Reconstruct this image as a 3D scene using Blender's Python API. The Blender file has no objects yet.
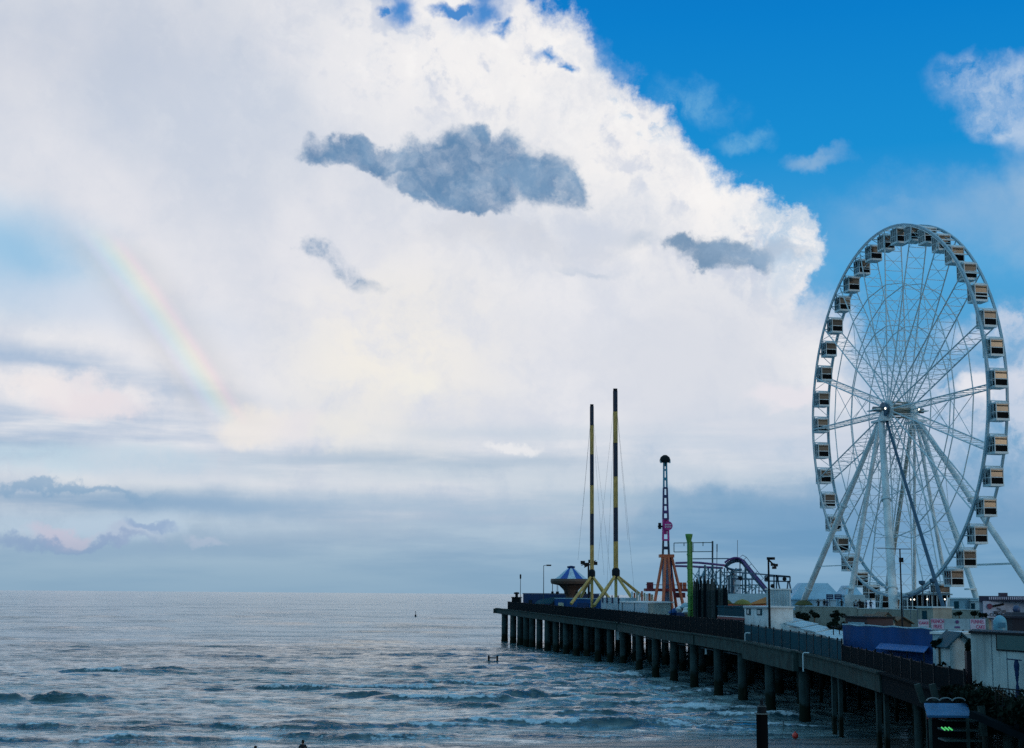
import bpy, bmesh, math, random
import numpy as np
from mathutils import Vector, Matrix
random.seed(7)
rng = np.random.default_rng(11)
SC = bpy.context.scene
COL = SC.collection
R = math.radians
pi = math.pi

# ------------------------------------------------------------------ camera
W_, H_, F = 1024, 748, 1450.0
HC, ROLL, EYE = 593.8, 0.0075, 12.0
PITCH = math.atan((HC-374)/F)
fw = np.array([0, math.cos(PITCH), math.sin(PITCH)])
up = np.array([0, -math.sin(PITCH), math.cos(PITCH)])
rt = np.array([1., 0, 0])
ra = math.atan(ROLL); rc, rs = math.cos(ra), math.sin(ra)
EYEV = np.array([0, 0, EYE])

def ray(px, py):
    dx, dy = px-512, py-374
    x = rc*dx+rs*dy; y = -rs*dx+rc*dy
    return fw*F + rt*x - up*y

def P(px, py, Y):                       # photo point at depth Y -> place in the scene
    d = ray(px, py)
    return Vector(EYEV + d*(Y/d[1]))

def PZ(px, py, z):                      # photo point on the level z
    d = ray(px, py)
    return Vector(EYEV + d*((z-EYE)/d[2]))

def proj(p):
    q = np.array(p)-EYEV
    z = q@fw; x = q@rt/z*F; y = -(q@up)/z*F
    return 512+rc*x-rs*y, 374+rs*x+rc*y

def G(px, Y, z):                        # column px at depth Y standing on level z
    py = 600.
    for _ in range(4):
        v = P(px, py, Y)
        py = proj((v[0], Y, z))[1]
    v = P(px, py, Y)
    return Vector((v[0], Y, z))

def ZH(py, Y, px=700):                  # height of photo row py at depth Y
    return P(px, py, Y)[2]

cam = bpy.data.cameras.new("camera")
co = bpy.data.objects.new("camera", cam); COL.objects.link(co)
cam.sensor_width = 36; cam.sensor_fit = 'HORIZONTAL'; cam.lens = 36*F/W_
cam.clip_start = .5; cam.clip_end = 90000
cr = rc*rt+rs*up; cu = -rs*rt+rc*up
m = Matrix(((cr[0], cu[0], -fw[0], 0), (cr[1], cu[1], -fw[1], 0), (cr[2], cu[2], -fw[2], EYE), (0, 0, 0, 1)))
co.matrix_world = m
SC.camera = co

# ------------------------------------------------------------------ colours and materials
def lin(c):
    return tuple(((v/255)/12.92 if v/255 <= .04045 else ((v/255+.055)/1.055)**2.4) for v in c)

class NB:
    """small helper that writes node expressions"""
    def __init__(s, nt): s.nt = nt; s.N = nt.nodes; s.L = nt.links
    def new(s, t, **k):
        n = s.N.new(t)
        for a, b in k.items(): setattr(n, a, b)
        return n
    def put(s, sock, v):
        if isinstance(v, bpy.types.NodeSocket): s.L.new(v, sock)
        elif v is not None:
            try: sock.default_value = v
            except Exception: sock.default_value = tuple(v)+(1,)
    def m(s, op, a, b=None, c=None, clamp=False):
        n = s.new('ShaderNodeMath', operation=op, use_clamp=clamp)
        s.put(n.inputs[0], a)
        if b is not None: s.put(n.inputs[1], b)
        if c is not None: s.put(n.inputs[2], c)
        return n.outputs[0]
    def v(s, op, a, b=None, sc=None):
        n = s.new('ShaderNodeVectorMath', operation=op)
        s.put(n.inputs[0], a)
        if b is not None: s.put(n.inputs[1], b)
        if sc is not None: s.put(n.inputs['Scale'], sc)
        return n.outputs['Value'] if op in ('LENGTH', 'DOT_PRODUCT') else n.outputs[0]
    def xyz(s, x, y, z=0.):
        n = s.new('ShaderNodeCombineXYZ'); s.put(n.inputs[0], x); s.put(n.inputs[1], y); s.put(n.inputs[2], z)
        return n.outputs[0]
    def sep(s, a):
        n = s.new('ShaderNodeSeparateXYZ'); s.put(n.inputs[0], a); return n.outputs
    def mr(s, v, a, b, c=0., d=1., smooth=True):
        n = s.new('ShaderNodeMapRange'); n.interpolation_type = 'SMOOTHSTEP' if smooth else 'LINEAR'
        for i, x in enumerate((v, a, b, c, d)): s.put(n.inputs[i], x)
        return n.outputs[0]
    def mix(s, f, a, b):
        n = s.new('ShaderNodeMix', data_type='RGBA')
        s.put(n.inputs[0], f)
        for i, x in ((6, a), (7, b)):
            if isinstance(x, tuple) and len(x) == 3: x = x+(1,)
            s.put(n.inputs[i], x)
        return n.outputs[2]
    def noise(s, p, scale=1., detail=4., rough=.55, out=0, lac=2.0):
        n = s.new('ShaderNodeTexNoise'); s.put(n.inputs['Vector'], p)
        n.inputs['Scale'].default_value = scale; n.inputs['Detail'].default_value = detail
        n.inputs['Roughness'].default_value = rough; n.inputs['Lacunarity'].default_value = lac
        return n.outputs[out]

MATS = {}
def mat(name, rgb, rough=.6, metal=0., var=.25, scale=.6, streak=0., emit=0., spec=.5, bump=0.):
    if name in MATS: return MATS[name]
    M = bpy.data.materials.new(name); M.use_nodes = True
    nb = NB(M.node_tree); b = M.node_tree.nodes['Principled BSDF']
    tc = nb.new('ShaderNodeTexCoord')
    p = tc.outputs['Object']
    n = nb.noise(p, scale, 5, .6)
    f = nb.mr(n, .3, .7)
    c0 = tuple(v*(1-var) for v in rgb); c1 = tuple(min(1, v*(1+var*.5)) for v in rgb)
    col = nb.mix(f, c0, c1)
    if streak:
        q = nb.v('MULTIPLY', p, (1.3, 1.3, .12))
        f2 = nb.mr(nb.noise(q, 1.6, 4, .6), .5, .75)
        col = nb.mix(nb.m('MULTIPLY', f2, streak), col, tuple(v*.35 for v in rgb))
    nb.put(b.inputs['Base Color'], col)
    nb.put(b.inputs['Roughness'], nb.mr(n, .2, .8, max(.02, rough-.1), min(1, rough+.1)))
    b.inputs['Metallic'].default_value = metal
    b.inputs['Specular IOR Level'].default_value = spec
    if bump:
        bn = nb.new('ShaderNodeBump'); bn.inputs['Strength'].default_value = bump; bn.inputs['Distance'].default_value = .05
        nb.put(bn.inputs['Height'], nb.noise(p, scale*6, 4, .6)); nb.put(b.inputs['Normal'], bn.outputs[0])
    if emit:
        b.inputs['Emission Color'].default_value = tuple(rgb)+(1,); b.inputs['Emission Strength'].default_value = emit
    MATS[name] = M
    return M

white = mat('white_paint', (.74, .80, .82), .45, streak=.25)
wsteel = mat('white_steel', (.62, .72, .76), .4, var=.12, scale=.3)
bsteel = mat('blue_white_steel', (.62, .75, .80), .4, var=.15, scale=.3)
dsteel = mat('dark_blue_steel', (.045, .11, .18), .4, var=.2)
black = mat('black_metal', (.010, .013, .017), .6, spec=.15)
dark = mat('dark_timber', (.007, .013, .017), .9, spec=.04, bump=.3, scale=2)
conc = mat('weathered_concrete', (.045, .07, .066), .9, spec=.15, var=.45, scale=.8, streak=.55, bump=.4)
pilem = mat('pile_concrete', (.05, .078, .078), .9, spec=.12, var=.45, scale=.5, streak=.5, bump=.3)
deckm = mat('deck_boards', (.12, .11, .10), .8, var=.4)
navy = mat('navy_paint', (.008, .035, .12), .6, spec=.2, streak=.2)
blue = mat('blue_tarp', (.005, .065, .22), .65, spec=.15, var=.3, scale=.4)
midblue = mat('blue_awning_cloth', (.03, .13, .36), .6)
sky_blue = mat('pale_blue_panel', (.30, .47, .56), .5, streak=.25)
teal = mat('teal_panel', (.010, .065, .09), .8, spec=.06)
yellow = mat('yellow_paint', (.60, .38, .11), .6, streak=.3)
dband = mat('dark_band_paint', (.012, .02, .05), .45)
orange = mat('orange_paint', (.58, .13, .05), .5, streak=.3)
tan = mat('tan_canvas', (.42, .24, .10), .7)
magenta = mat('magenta_paint', (.62, .03, .27), .45)
purple = mat('purple_paint', (.09, .03, .17), .45)
cyan = mat('cyan_paint', (.07, .32, .44), .45)
red = mat('dark_red_paint', (.20, .02, .03), .6)
green = mat('green_paint', (.07, .24, .05), .5)
lime = mat('lime_paint', (.12, .30, .06), .5)
beige = mat('beige_stucco', (.36, .36, .31), .8, streak=.4, bump=.2)
cream = mat('cream_panel', (.55, .50, .36), .5)
glass_dark = mat('dark_glass', (.004, .006, .008), .55, var=.1, spec=.04)
leafm = mat('dark_leaves', (.009, .020, .014), .8, spec=.1, var=.4, scale=3)
brown = mat('brown_shingle', (.13, .085, .05), .8, bump=.3, scale=2)
pink = mat('pink_letter', (.45, .03, .16), .5)
lampm = mat('lit_lamp', (1., .93, .8), .4, var=0, emit=3.5)
greenlit = mat('lit_green', (.15, 1., .25), .4, var=0, emit=.45)
redm = mat('bright_red_plastic', (.75, .05, .035), .45, var=.1)
skin = mat('skin', (.32, .2, .15), .6); cloth_d = mat('dark_cloth', (.015, .018, .026), .9)
cloth_b = mat('blue_cloth', (.03, .06, .14), .9); cloth_w = mat('white_cloth', (.45, .48, .5), .9); hairm = mat('dark_hair', (.012, .009, .007), .7)
polem = mat('grey_pole', (.05, .07, .085), .5)

for M_ in (pilem,):
    nb = NB(M_.node_tree); b = M_.node_tree.nodes['Principled BSDF']; src = b.inputs['Base Color'].links[0].from_socket
    tc = nb.new('ShaderNodeTexCoord'); z_ = nb.sep(tc.outputs['Object'])[2]; nn_ = nb.noise(tc.outputs['Object'], 1.1, 5, .65)
    f_ = nb.mr(nb.m('ADD', z_, nb.m('MULTIPLY', nn_, -2.4)), 1.1, .2)
    c1 = nb.mix(f_, src, (.012, .018, .012))
    f2_ = nb.mr(nb.noise(nb.v('MULTIPLY', tc.outputs['Object'], (2.2, 2.2, .5)), 1.2, 5, .65), .55, .72)
    nb.put(b.inputs['Base Color'], nb.mix(nb.m('MULTIPLY', f2_, .6), c1, (.075, .055, .035)))
# pane of the gondolas: coated, mirror-like glazing
coat = bpy.data.materials.new('coated_glass'); coat.use_nodes = True
b = coat.node_tree.nodes['Principled BSDF']; b.inputs['Base Color'].default_value = (.19, .165, .13, 1)
oi = NB(coat.node_tree).new('ShaderNodeObjectInfo'); _nb = NB(coat.node_tree); _nb.put(b.inputs['Base Color'], _nb.mix(oi.outputs['Random'], (.022, .026, .03), (.085, .08, .07)))
b.inputs['Roughness'].default_value = .2; b.inputs['Metallic'].default_value = .9
# clear side glass
clear = bpy.data.materials.new('clear_glass'); clear.use_nodes = True
nb = NB(clear.node_tree); out = clear.node_tree.nodes['Material Output']; clear.node_tree.nodes.remove(clear.node_tree.nodes['Principled BSDF'])
t = nb.new('ShaderNodeBsdfTransparent'); t.inputs[0].default_value = (.55, .66, .72, 1)
g = nb.new('ShaderNodeBsdfGlossy'); g.inputs['Roughness'].default_value = .05
mx = nb.new('ShaderNodeMixShader'); mx.inputs[0].default_value = .15
nb.L.new(t.outputs[0], mx.inputs[1]); nb.L.new(g.outputs[0], mx.inputs[2]); nb.L.new(mx.outputs[0], out.inputs[0])

# ------------------------------------------------------------------ mesh building
class MB:
    def __init__(s): s.v = []; s.f = []; s.mi = []
    def add(s, vs, fs, mi=0):
        o = len(s.v); s.v += [tuple(v) for v in vs]
        s.f += [tuple(i+o for i in f) for f in fs]; s.mi += [mi]*len(fs)
        return s
    def beam(s, a, b, w, h=None, upv=(0, 0, 1)):
        a = Vector(a); b = Vector(b); h = h or w
        d = (b-a).normalized(); u = Vector(upv)
        if abs(d.dot(u)) > .98: u = Vector((1, 0, 0)) if abs(d.x) < .9 else Vector((0, 1, 0))
        x = d.cross(u).normalized()*w/2; y = x.cross(d).normalized()*h/2
        vs = [p+i*x+j*y for p in (a, b) for i, j in ((-1, -1), (1, -1), (1, 1), (-1, 1))]
        return s.add(vs, [(3, 2, 1, 0), (4, 5, 6, 7), (0, 1, 5, 4), (1, 2, 6, 5), (2, 3, 7, 6), (3, 0, 4, 7)])
    def box(s, c, sz, rz=0.):
        ca, sa = math.cos(rz), math.sin(rz); vs = []
        for k in (-1, 1):
            for i, j in ((-1, -1), (1, -1), (1, 1), (-1, 1)):
                x, y = i*sz[0]/2, j*sz[1]/2
                vs.append((c[0]+ca*x-sa*y, c[1]+sa*x+ca*y, c[2]+k*sz[2]/2))
        return s.add(vs, [(3, 2, 1, 0), (4, 5, 6, 7), (0, 1, 5, 4), (1, 2, 6, 5), (2, 3, 7, 6), (3, 0, 4, 7)])
    def tube(s, a, b, r0, r1=None, n=8, cap=True):
        a = Vector(a); b = Vector(b); r1 = r0 if r1 is None else r1
        d = (b-a).normalized(); u = Vector((0, 0, 1)) if abs(d.z) < .95 else Vector((1, 0, 0))
        x = d.cross(u).normalized(); y = x.cross(d).normalized(); vs = []
        for p, r in ((a, r0), (b, r1)):
            for k in range(n):
                t = 2*pi*k/n; vs.append(p+r*(math.cos(t)*x+math.sin(t)*y))
        fs = [(k, (k+1) % n, n+(k+1) % n, n+k) for k in range(n)]
        if cap: fs += [tuple(range(n))[::-1], tuple(range(n, 2*n))]
        return s.add(vs, fs)
    def path(s, pts, r, n=6):
        for a, b in zip(pts, pts[1:]): s.tube(a, b, r, r, n)
        return s
    def lathe(s, c, prof, n=16, ang0=0.):
        vs = []; fs = []
        for r, z in prof:
            for k in range(n):
                t = 2*pi*k/n+ang0; vs.append((c[0]+r*math.cos(t), c[1]+r*math.sin(t), c[2]+z))
        for i in range(len(prof)-1):
            for k in range(n):
                fs.append((i*n+k, i*n+(k+1) % n, (i+1)*n+(k+1) % n, (i+1)*n+k))
        fs += [tuple(range(n))[::-1], tuple(range((len(prof)-1)*n, len(prof)*n))]
        return s.add(vs, fs)
    def prism(s, pts, z0, z1):          # footprint raised from z0 to z1
        n = len(pts)
        vs = [(p[0], p[1], z0) for p in pts]+[(p[0], p[1], z1) for p in pts]
        return s.add(vs, [tuple(range(n))[::-1], tuple(range(n, 2*n))]+[(k, (k+1) % n, n+(k+1) % n, n+k) for k in range(n)])
    def slab(s, q, t):                  # four corners given thickness t downward
        q = [Vector(p) for p in q]; nrm = (q[1]-q[0]).cross(q[3]-q[0]).normalized()
        if nrm.z < 0: nrm = -nrm
        w = [p-nrm*t for p in q]
        return s.add(q+w, [(0, 1, 2, 3), (7, 6, 5, 4), (0, 4, 5, 1), (1, 5, 6, 2), (2, 6, 7, 3), (3, 7, 4, 0)])
    def build(s, name, mt, parent=None, label=None, smooth=False, loc=None):
        me = bpy.data.meshes.new(name)
        off = Vector(OFF.get(parent.name, (0, 0, 0))) if parent else Vector(loc or (0, 0, 0))
        me.from_pydata([tuple(Vector(v)-off) for v in s.v], [], s.f)
        mts = mt if isinstance(mt, (list, tuple)) else [mt]
        for q in mts: me.materials.append(q)
        if len(mts) > 1:
            me.polygons.foreach_set('material_index', s.mi)
        bm = bmesh.new(); bm.from_mesh(me); bmesh.ops.recalc_face_normals(bm, faces=bm.faces); bm.to_mesh(me); bm.free()
        if smooth:
            me.polygons.foreach_set('use_smooth', [True]*len(me.polygons))
            try: me.set_sharp_from_angle(angle=R(40))
            except Exception: pass
        o = bpy.data.objects.new(name, me); COL.objects.link(o)
        if parent: o.parent = parent; OFF[o.name] = off
        else: o.location = off; OFF[o.name] = off
        if label: o['label'] = label
        return o
OFF = {}
def thing(name, label, cat, loc=(0, 0, 0), group=None, rz=0.):
    o = bpy.data.objects.new(name, None); COL.objects.link(o); o.empty_display_size = .3
    o.location = loc; o.rotation_euler = (0, 0, rz); OFF[o.name] = (0, 0, 0) if rz else Vector(loc)
    o['label'] = label; o['category'] = cat
    if group: o['group'] = group
    return o
def tag(o, label=None, cat=None, group=None, kind=None):
    for k, v in (('label', label), ('category', cat), ('group', group), ('kind', kind)):
        if v: o[k] = v
    return o
def copy_tree(o, parent=None):
    c = o.copy(); COL.objects.link(c)
    if parent: c.parent = parent
    for ch in list(o.children): copy_tree(ch, c)
    return c

# ------------------------------------------------------------------ light
SUN_AZ, SUN_EL = 132., 8.
sd = bpy.data.lights.new('sun', 'SUN'); sd.energy = .35; sd.angle = R(10); sd.color = (1., .8, .6)
so = bpy.data.objects.new('sun', sd); COL.objects.link(so)
sv = Vector((math.sin(R(SUN_AZ))*math.cos(R(SUN_EL)), math.cos(R(SUN_AZ))*math.cos(R(SUN_EL)), math.sin(R(SUN_EL))))
so.rotation_euler = (-sv).to_track_quat('-Z', 'Y').to_euler()

#@@SKY@@
world = bpy.data.worlds.new("World"); SC.world = world; world.use_nodes = True
nb = NB(world.node_tree)
bg = world.node_tree.nodes['Background']
K = 1450.
def AE(px, py):
    d = ray(px, py); d = d/np.linalg.norm(d)
    return math.atan2(d[0], d[1])*K, math.asin(d[2])*K
tcw = nb.new('ShaderNodeTexCoord')
dirv = tcw.outputs['Generated']
dx, dy, dz = nb.sep(dirv)
az = nb.m('MULTIPLY', nb.m('ARCTAN2', dx, dy), K)
el = nb.m('MULTIPLY', nb.m('ARCSINE', dz), K)
ae = nb.xyz(az, el, 0.)
# noise fields on the sky
nA = nb.noise(ae, 1/150., 8, .63, out=1)
wA = nb.v('ADD', ae, nb.v('SCALE', nb.v('SUBTRACT', nA, (.5, .5, .5)), sc=150.))
nB = nb.noise(nb.v('ADD', ae, (731., 211., 90.)), 1/55., 7, .6, out=1)
wB = nb.v('ADD', ae, nb.v('SCALE', nb.v('SUBTRACT', nB, (.5, .5, .5)), sc=70.))
nS = nb.noise(nb.v('MULTIPLY', ae, (1/260., 1/34., 1.)), 1., 6, .55)          # streaks along the horizon
soft = nb.noise(nb.v('ADD', ae, (90., 400., 30.)), 1/190., 6, .5)
fine = nb.noise(nb.v('ADD', wA, (390., 20., 60.)), 1/70., 8, .58)
wS = nb.v('ADD', ae, nb.v('MULTIPLY', nb.v('SUBTRACT', nA, (.5, .5, .5)), (160., 34., 0.)))

def blob(px, py, rx, ry, rot=0., s=.5, p=None):
    a, e = AE(px, py)
    q = nb.v('SUBTRACT', p if p is not None else wA, (a, e, 0.))
    if rot:
        n = nb.new('ShaderNodeVectorRotate', rotation_type='Z_AXIS'); nb.put(n.inputs['Vector'], q); n.inputs['Angle'].default_value = R(-rot); q = n.outputs[0]
    q = nb.v('MULTIPLY', q, (1/rx, 1/ry, 0.))
    return nb.mr(nb.v('LENGTH', q), 1+s, max(0., 1-s))
def mx_(*a):
    r = a[0]
    for b in a[1:]: r = nb.m('MAXIMUM', r, b)
    return r
def over(base, fac, col, op=1.):
    return nb.mix(nb.m('MULTIPLY', fac, op, clamp=True) if op != 1. else fac, base, lin(col) if isinstance(col, tuple) and max(col) > 1.5 else col)

# clear air: Nishita sky, tinted down to this evening's blue
nis = nb.new('ShaderNodeTexSky'); nis.sky_type = 'NISHITA'; nis.sun_disc = False
nis.sun_elevation = R(SUN_EL); nis.sun_rotation = R(SUN_AZ); nis.air_density = 1.2; nis.dust_density = .6; nis.ozone_density = 3.
SKYS = .11
def ramp(x, stops):
    n = nb.new('ShaderNodeValToRGB'); nb.put(n.inputs[0], x)
    while len(n.color_ramp.elements) < len(stops): n.color_ramp.elements.new(.5)
    for e_, (p_, c_) in zip(n.color_ramp.elements, stops): e_.position = p_; e_.color = tuple(lin(c_))+(1,)
    return n.outputs[0]
elN = nb.m('DIVIDE', el, 640., clamp=True)
blue_air = ramp(elN, [(0, (122, 162, 190)), (.1, (112, 156, 192)), (.3, (98, 160, 205)), (.5, (70, 164, 220)), (.68, (18, 142, 212)), (.88, (0, 126, 205)), (1, (0, 116, 198))])
nisc = nb.v('SCALE', nis.outputs[0], sc=SKYS)
col = nb.mix(.96, nisc, blue_air)

# thin high lilac veils and the broken clouds on the right
rightveil = nb.m('MULTIPLY', mx_(blob(960, 235, 120, 40, 0, .8), blob(900, 215, 40, 14, 0, .8), blob(1035, 205, 34, 44, 0, .7, wB), blob(905, 222, 26, 10, 0, .8, wB), blob(820, 158, 20, 8, 0, .9, wB)), nb.mr(soft, .25, .6))
col = over(col, rightveil, (158, 188, 216), .8)
rt_cloud = nb.m('MULTIPLY', mx_(blob(1000, 88, 58, 24, -8, .6, wB), blob(978, 78, 40, 12, 10, .7, wB), blob(1005, 122, 36, 20, -20, .7, wB), blob(1045, 110, 34, 34, 0, .6, wB)), nb.mr(fine, .28, .55))
col = over(col, rt_cloud, nb.mix(nb.mr(soft, .35, .6), lin((140, 180, 216)), lin((190, 208, 230))), .85)
wisps = nb.m('MULTIPLY', mx_(blob(695, 100, 34, 14, -20, .8, wB), blob(745, 140, 20, 8, 0, .9, wB)), nb.mr(fine, .4, .65))
col = over(col, wisps, (120, 180, 220), .7)
midr = nb.m('MULTIPLY', mx_(blob(900, 440, 240, 62, 0, .55), blob(815, 350, 50, 60, 0, .5), blob(1010, 400, 70, 40, 0, .6), blob(1005, 335, 60, 14, 0, .8), blob(970, 390, 40, 14, 0, .8)), nb.mr(fine, .31, .53))
col = over(col, midr, nb.mix(nb.mr(soft, .35, .62), lin((186, 202, 224)), lin((232, 230, 236))), .95)

# the great cumulus
mass = mx_(blob(180, 300, 560, 330, 0, .18), blob(490, 165, 140, 150, 0, .14), blob(597, 215, 146, 120, 0, .14), blob(690, 262, 118, 90, 0, .14),
           blob(752, 248, 66, 52, 0, .16), blob(470, 34, 80, 58, 0, .2), blob(740, 380, 130, 110, 0, .35), blob(250, 60, 250, 200, 0, .2))
holes = nb.m('MULTIPLY', .92, mx_(blob(452, 8, 20, 8, 0, .5, wB), blob(500, 30, 10, 8, 0, .7, wB), blob(388, 12, 10, 6, 0, .7, wB), blob(478, 12, 26, 15, 20, .8, wB), blob(402, 4, 14, 18, 0, .8, wB), blob(556, 57, 11, 5, -20, 1., wB), blob(575, 66, 6, 4, -30, 1., wB)))
ridge = nb.m('ADD', nb.m('MULTIPLY', fine, .6), nb.m('MULTIPLY', soft, .4))
bright = mx_(blob(395, 70, 150, 75, 0, .9, ae), blob(560, 60, 170, 70, -35, .8, ae), blob(720, 190, 130, 55, -35, .8, ae), blob(350, 40, 40, 40, 0, .9, ae))
cum = nb.mix(nb.mr(ridge, .34, .62), lin((206, 213, 226)), lin((238, 237, 238)))
cum = over(cum, nb.m('MULTIPLY', bright, nb.mr(ridge, .30, .52)), (249, 246, 244), .7)
cum = over(cum, blob(110, 130, 260, 170, 0, .8, ae), nb.mix(nb.mr(soft, .35, .62), lin((196, 206, 222)), lin((222, 224, 232))), .85)
cum = over(cum, blob(60, 30, 200, 60, 10, .9, ae), (188, 196, 212), .35)
cum = over(cum, blob(290, 310, 210, 150, 0, .8, ae), nb.mix(nb.mr(soft, .35, .62), lin((214, 218, 228)), lin((228, 228, 234))), .6)
cum = over(cum, nb.m('MULTIPLY', blob(410, 365, 100, 78, 0, .8, ae), nb.mr(fine, .3, .6)), (246, 240, 227), .85)
cum = over(cum, nb.m('MULTIPLY', blob(560, 425, 280, 34, 0, .9, wS), nb.mr(soft, .3, .6)), (208, 214, 226), .6)
cum = over(cum, blob(600, 350, 200, 80, 0, .8, ae), (228, 229, 236), .5)
cum = over(cum, nb.m('MULTIPLY', blob(520, 245, 80, 14, 0, .9), nb.mr(soft, .3, .6)), (205, 208, 216), .7)
dent = nb.noise(nb.v('ADD', wB, (77., 310., 15.)), 1/38., 7, .6)
L0 = nb.noise(nb.v('ADD', wA, (50., 60., 7.)), 1/95., 5, .52); L1 = nb.noise(nb.v('ADD', wA, (50.+13., 60.+10., 7.)), 1/95., 5, .52)
M0 = nb.noise(nb.v('ADD', wB, (350., 60., 47.)), 1/42., 5, .5); M1 = nb.noise(nb.v('ADD', wB, (350.+6., 60.+5., 47.)), 1/42., 5, .5)
emb = nb.m('ADD', nb.m('MULTIPLY', nb.m('SUBTRACT', L0, L1), 4.2), nb.m('MULTIPLY', nb.m('SUBTRACT', M0, M1), 3.0))
edgez = mx_(blob(640, 120, 170, 60, -38, .9, ae), blob(760, 240, 80, 60, 0, .9, ae), blob(470, 50, 140, 60, 0, .9, ae))
emk = nb.m('ADD', .13, nb.m('MULTIPLY', edgez, .75))
cum = over(cum, nb.m('MULTIPLY', emk, nb.mr(emb, -.05, -.75)), (186, 198, 220), .8)
cum = over(cum, nb.m('MULTIPLY', emk, nb.mr(emb, .05, .8)), (251, 249, 247), .6)
cum = over(cum, nb.m('MULTIPLY', edgez, nb.mr(dent, .52, .72)), (200, 211, 228), .4)
cum = over(cum, nb.m('MULTIPLY', blob(690, 360, 170, 70, 0, .9, ae), nb.mr(soft, .4, .6)), (206, 212, 224), .6)
mass = nb.mr(nb.m('ADD', mass, nb.m('MULTIPLY', nb.m('MULTIPLY', nb.m('SUBTRACT', dent, .5), nb.mr(mass, .0, .3)), nb.mr(el, AE(800, 330)[1], AE(800, 280)[1], .2, .75))), .16, .92)
cum = over(cum, nb.m('MULTIPLY', mx_(blob(642, 95, 44, 20, -50, .9, wB), blob(690, 128, 36, 12, -40, .9, wB)), nb.mr(dent, .47, .6)), (128, 178, 220), .8)
cum = over(cum, nb.m('MULTIPLY', blob(800, 235, 52, 48, 0, .9, wB), nb.mr(dent, .36, .6)), (158, 192, 222), .8)
mass = nb.m('MULTIPLY', mass, nb.m('SUBTRACT', 1., holes))
col = nb.mix(mass, col, cum)
# blue window on the left
col = over(col, blob(-20, 250, 115, 44, -6, .75, wS), (126, 188, 226), .75)
col = over(col, nb.m('MULTIPLY', blob(70, 300, 150, 22, -8, .8, wS), nb.mr(soft, .3, .6)), (205, 216, 232), .7)
# grey-blue lower layers
low = nb.mr(el, AE(512, 415)[1], AE(512, 580)[1])
low = nb.m('MULTIPLY', low, nb.mr(nb.m('ADD', nb.m('MULTIPLY', nS, .75), nb.m('MULTIPLY', low, .6)), .30, .85))
lowc = nb.mix(nb.mr(az, AE(300, 560)[0], AE(1000, 560)[0]), nb.mix(nb.mr(nS, .36, .64), lin((140, 170, 196)), lin((166, 190, 208))), nb.mix(nb.mr(nS, .36, .64), lin((100, 150, 190)), lin((136, 174, 204))))
col = nb.mix(low, col, lowc)
lb = [(40, 362, 150, 17, -10, (140, 172, 206), .8), (110, 420, 170, 17, -6, (148, 176, 208), .8), (30, 430, 120, 14, 0, (128, 166, 204), .6), (0, 445, 60, 10, 0, (120, 160, 196), .7),
      (90, 498, 200, 10, -2, (122, 158, 192), .9), (300, 505, 220, 14, 0, (146, 176, 204), .6), (460, 466, 260, 13, 0, (160, 184, 206), .8), (560, 440, 160, 12, 0, (188, 204, 220), .6), (880, 450, 170, 40, 0, (150, 184, 214), .5),
      (700, 495, 200, 22, 2, (150, 180, 204), .7), (900, 515, 160, 26, 0, (104, 150, 190), .8), (980, 480, 120, 22, 0, (126, 166, 202), .6), (150, 545, 120, 10, 0, (130, 162, 194), .6)]
for px, py, rx, ry, ro, c, o in lb:
    col = over(col, nb.m('MULTIPLY', blob(px, py, rx, ry, ro, .9, wS), nb.mr(nS, .28, .62)), c, o*.95)
lt = [(60, 388, 95, 18, -8, (236, 232, 234), .95), (45, 378, 30, 12, 0, (240, 236, 236), .8), (60, 456, 140, 12, 0, (190, 216, 230), .6), (80, 522, 170, 13, 0, (184, 204, 222), .75), (170, 465, 100, 14, 0, (180, 200, 220), .5), (530, 478, 200, 11, 0, (204, 214, 224), .7), (720, 470, 160, 12, 0, (196, 208, 222), .5), (830, 440, 100, 20, 0, (206, 212, 226), .5)]
for px, py, rx, ry, ro, c, o in lt:
    col = over(col, nb.m('MULTIPLY', blob(px, py, rx, ry, ro, .6, wS), nb.mr(fine, .3, .6)), c, o)
puffs = [(40, 382, 26, 11, (238, 232, 232)), (78, 390, 30, 12, (236, 230, 232)), (108, 402, 26, 9, (228, 224, 230)), (424, 386, 22, 14, (241, 238, 230)), (62, 535, 24, 8, (198, 194, 212)), (128, 539, 30, 7, (176, 190, 212)), (205, 541, 14, 6, (176, 190, 210)), (258, 427, 26, 19, (240, 234, 228)), (300, 430, 26, 18, (232, 228, 230)), (340, 432, 24, 17, (234, 232, 228)), (92, 405, 40, 12, (232, 224, 228)), (512, 449, 16, 5, (236, 236, 238)), (975, 388, 22, 9, (238, 236, 240)), (800, 396, 40, 12, (232, 228, 234))]
for px, py, rx, ry, c in puffs:
    col = over(col, blob(px, py, rx, ry, 0, .5, wB), c, .75)
dk = [(75, 543, 70, 5, (136, 160, 196)), (150, 531, 22, 5, (138, 164, 200)), (60, 490, 80, 5, (128, 164, 196))]
for px, py, rx, ry, c in dk:
    col = over(col, blob(px, py, rx, ry, 0, .5, wB), c, .7)
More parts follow.
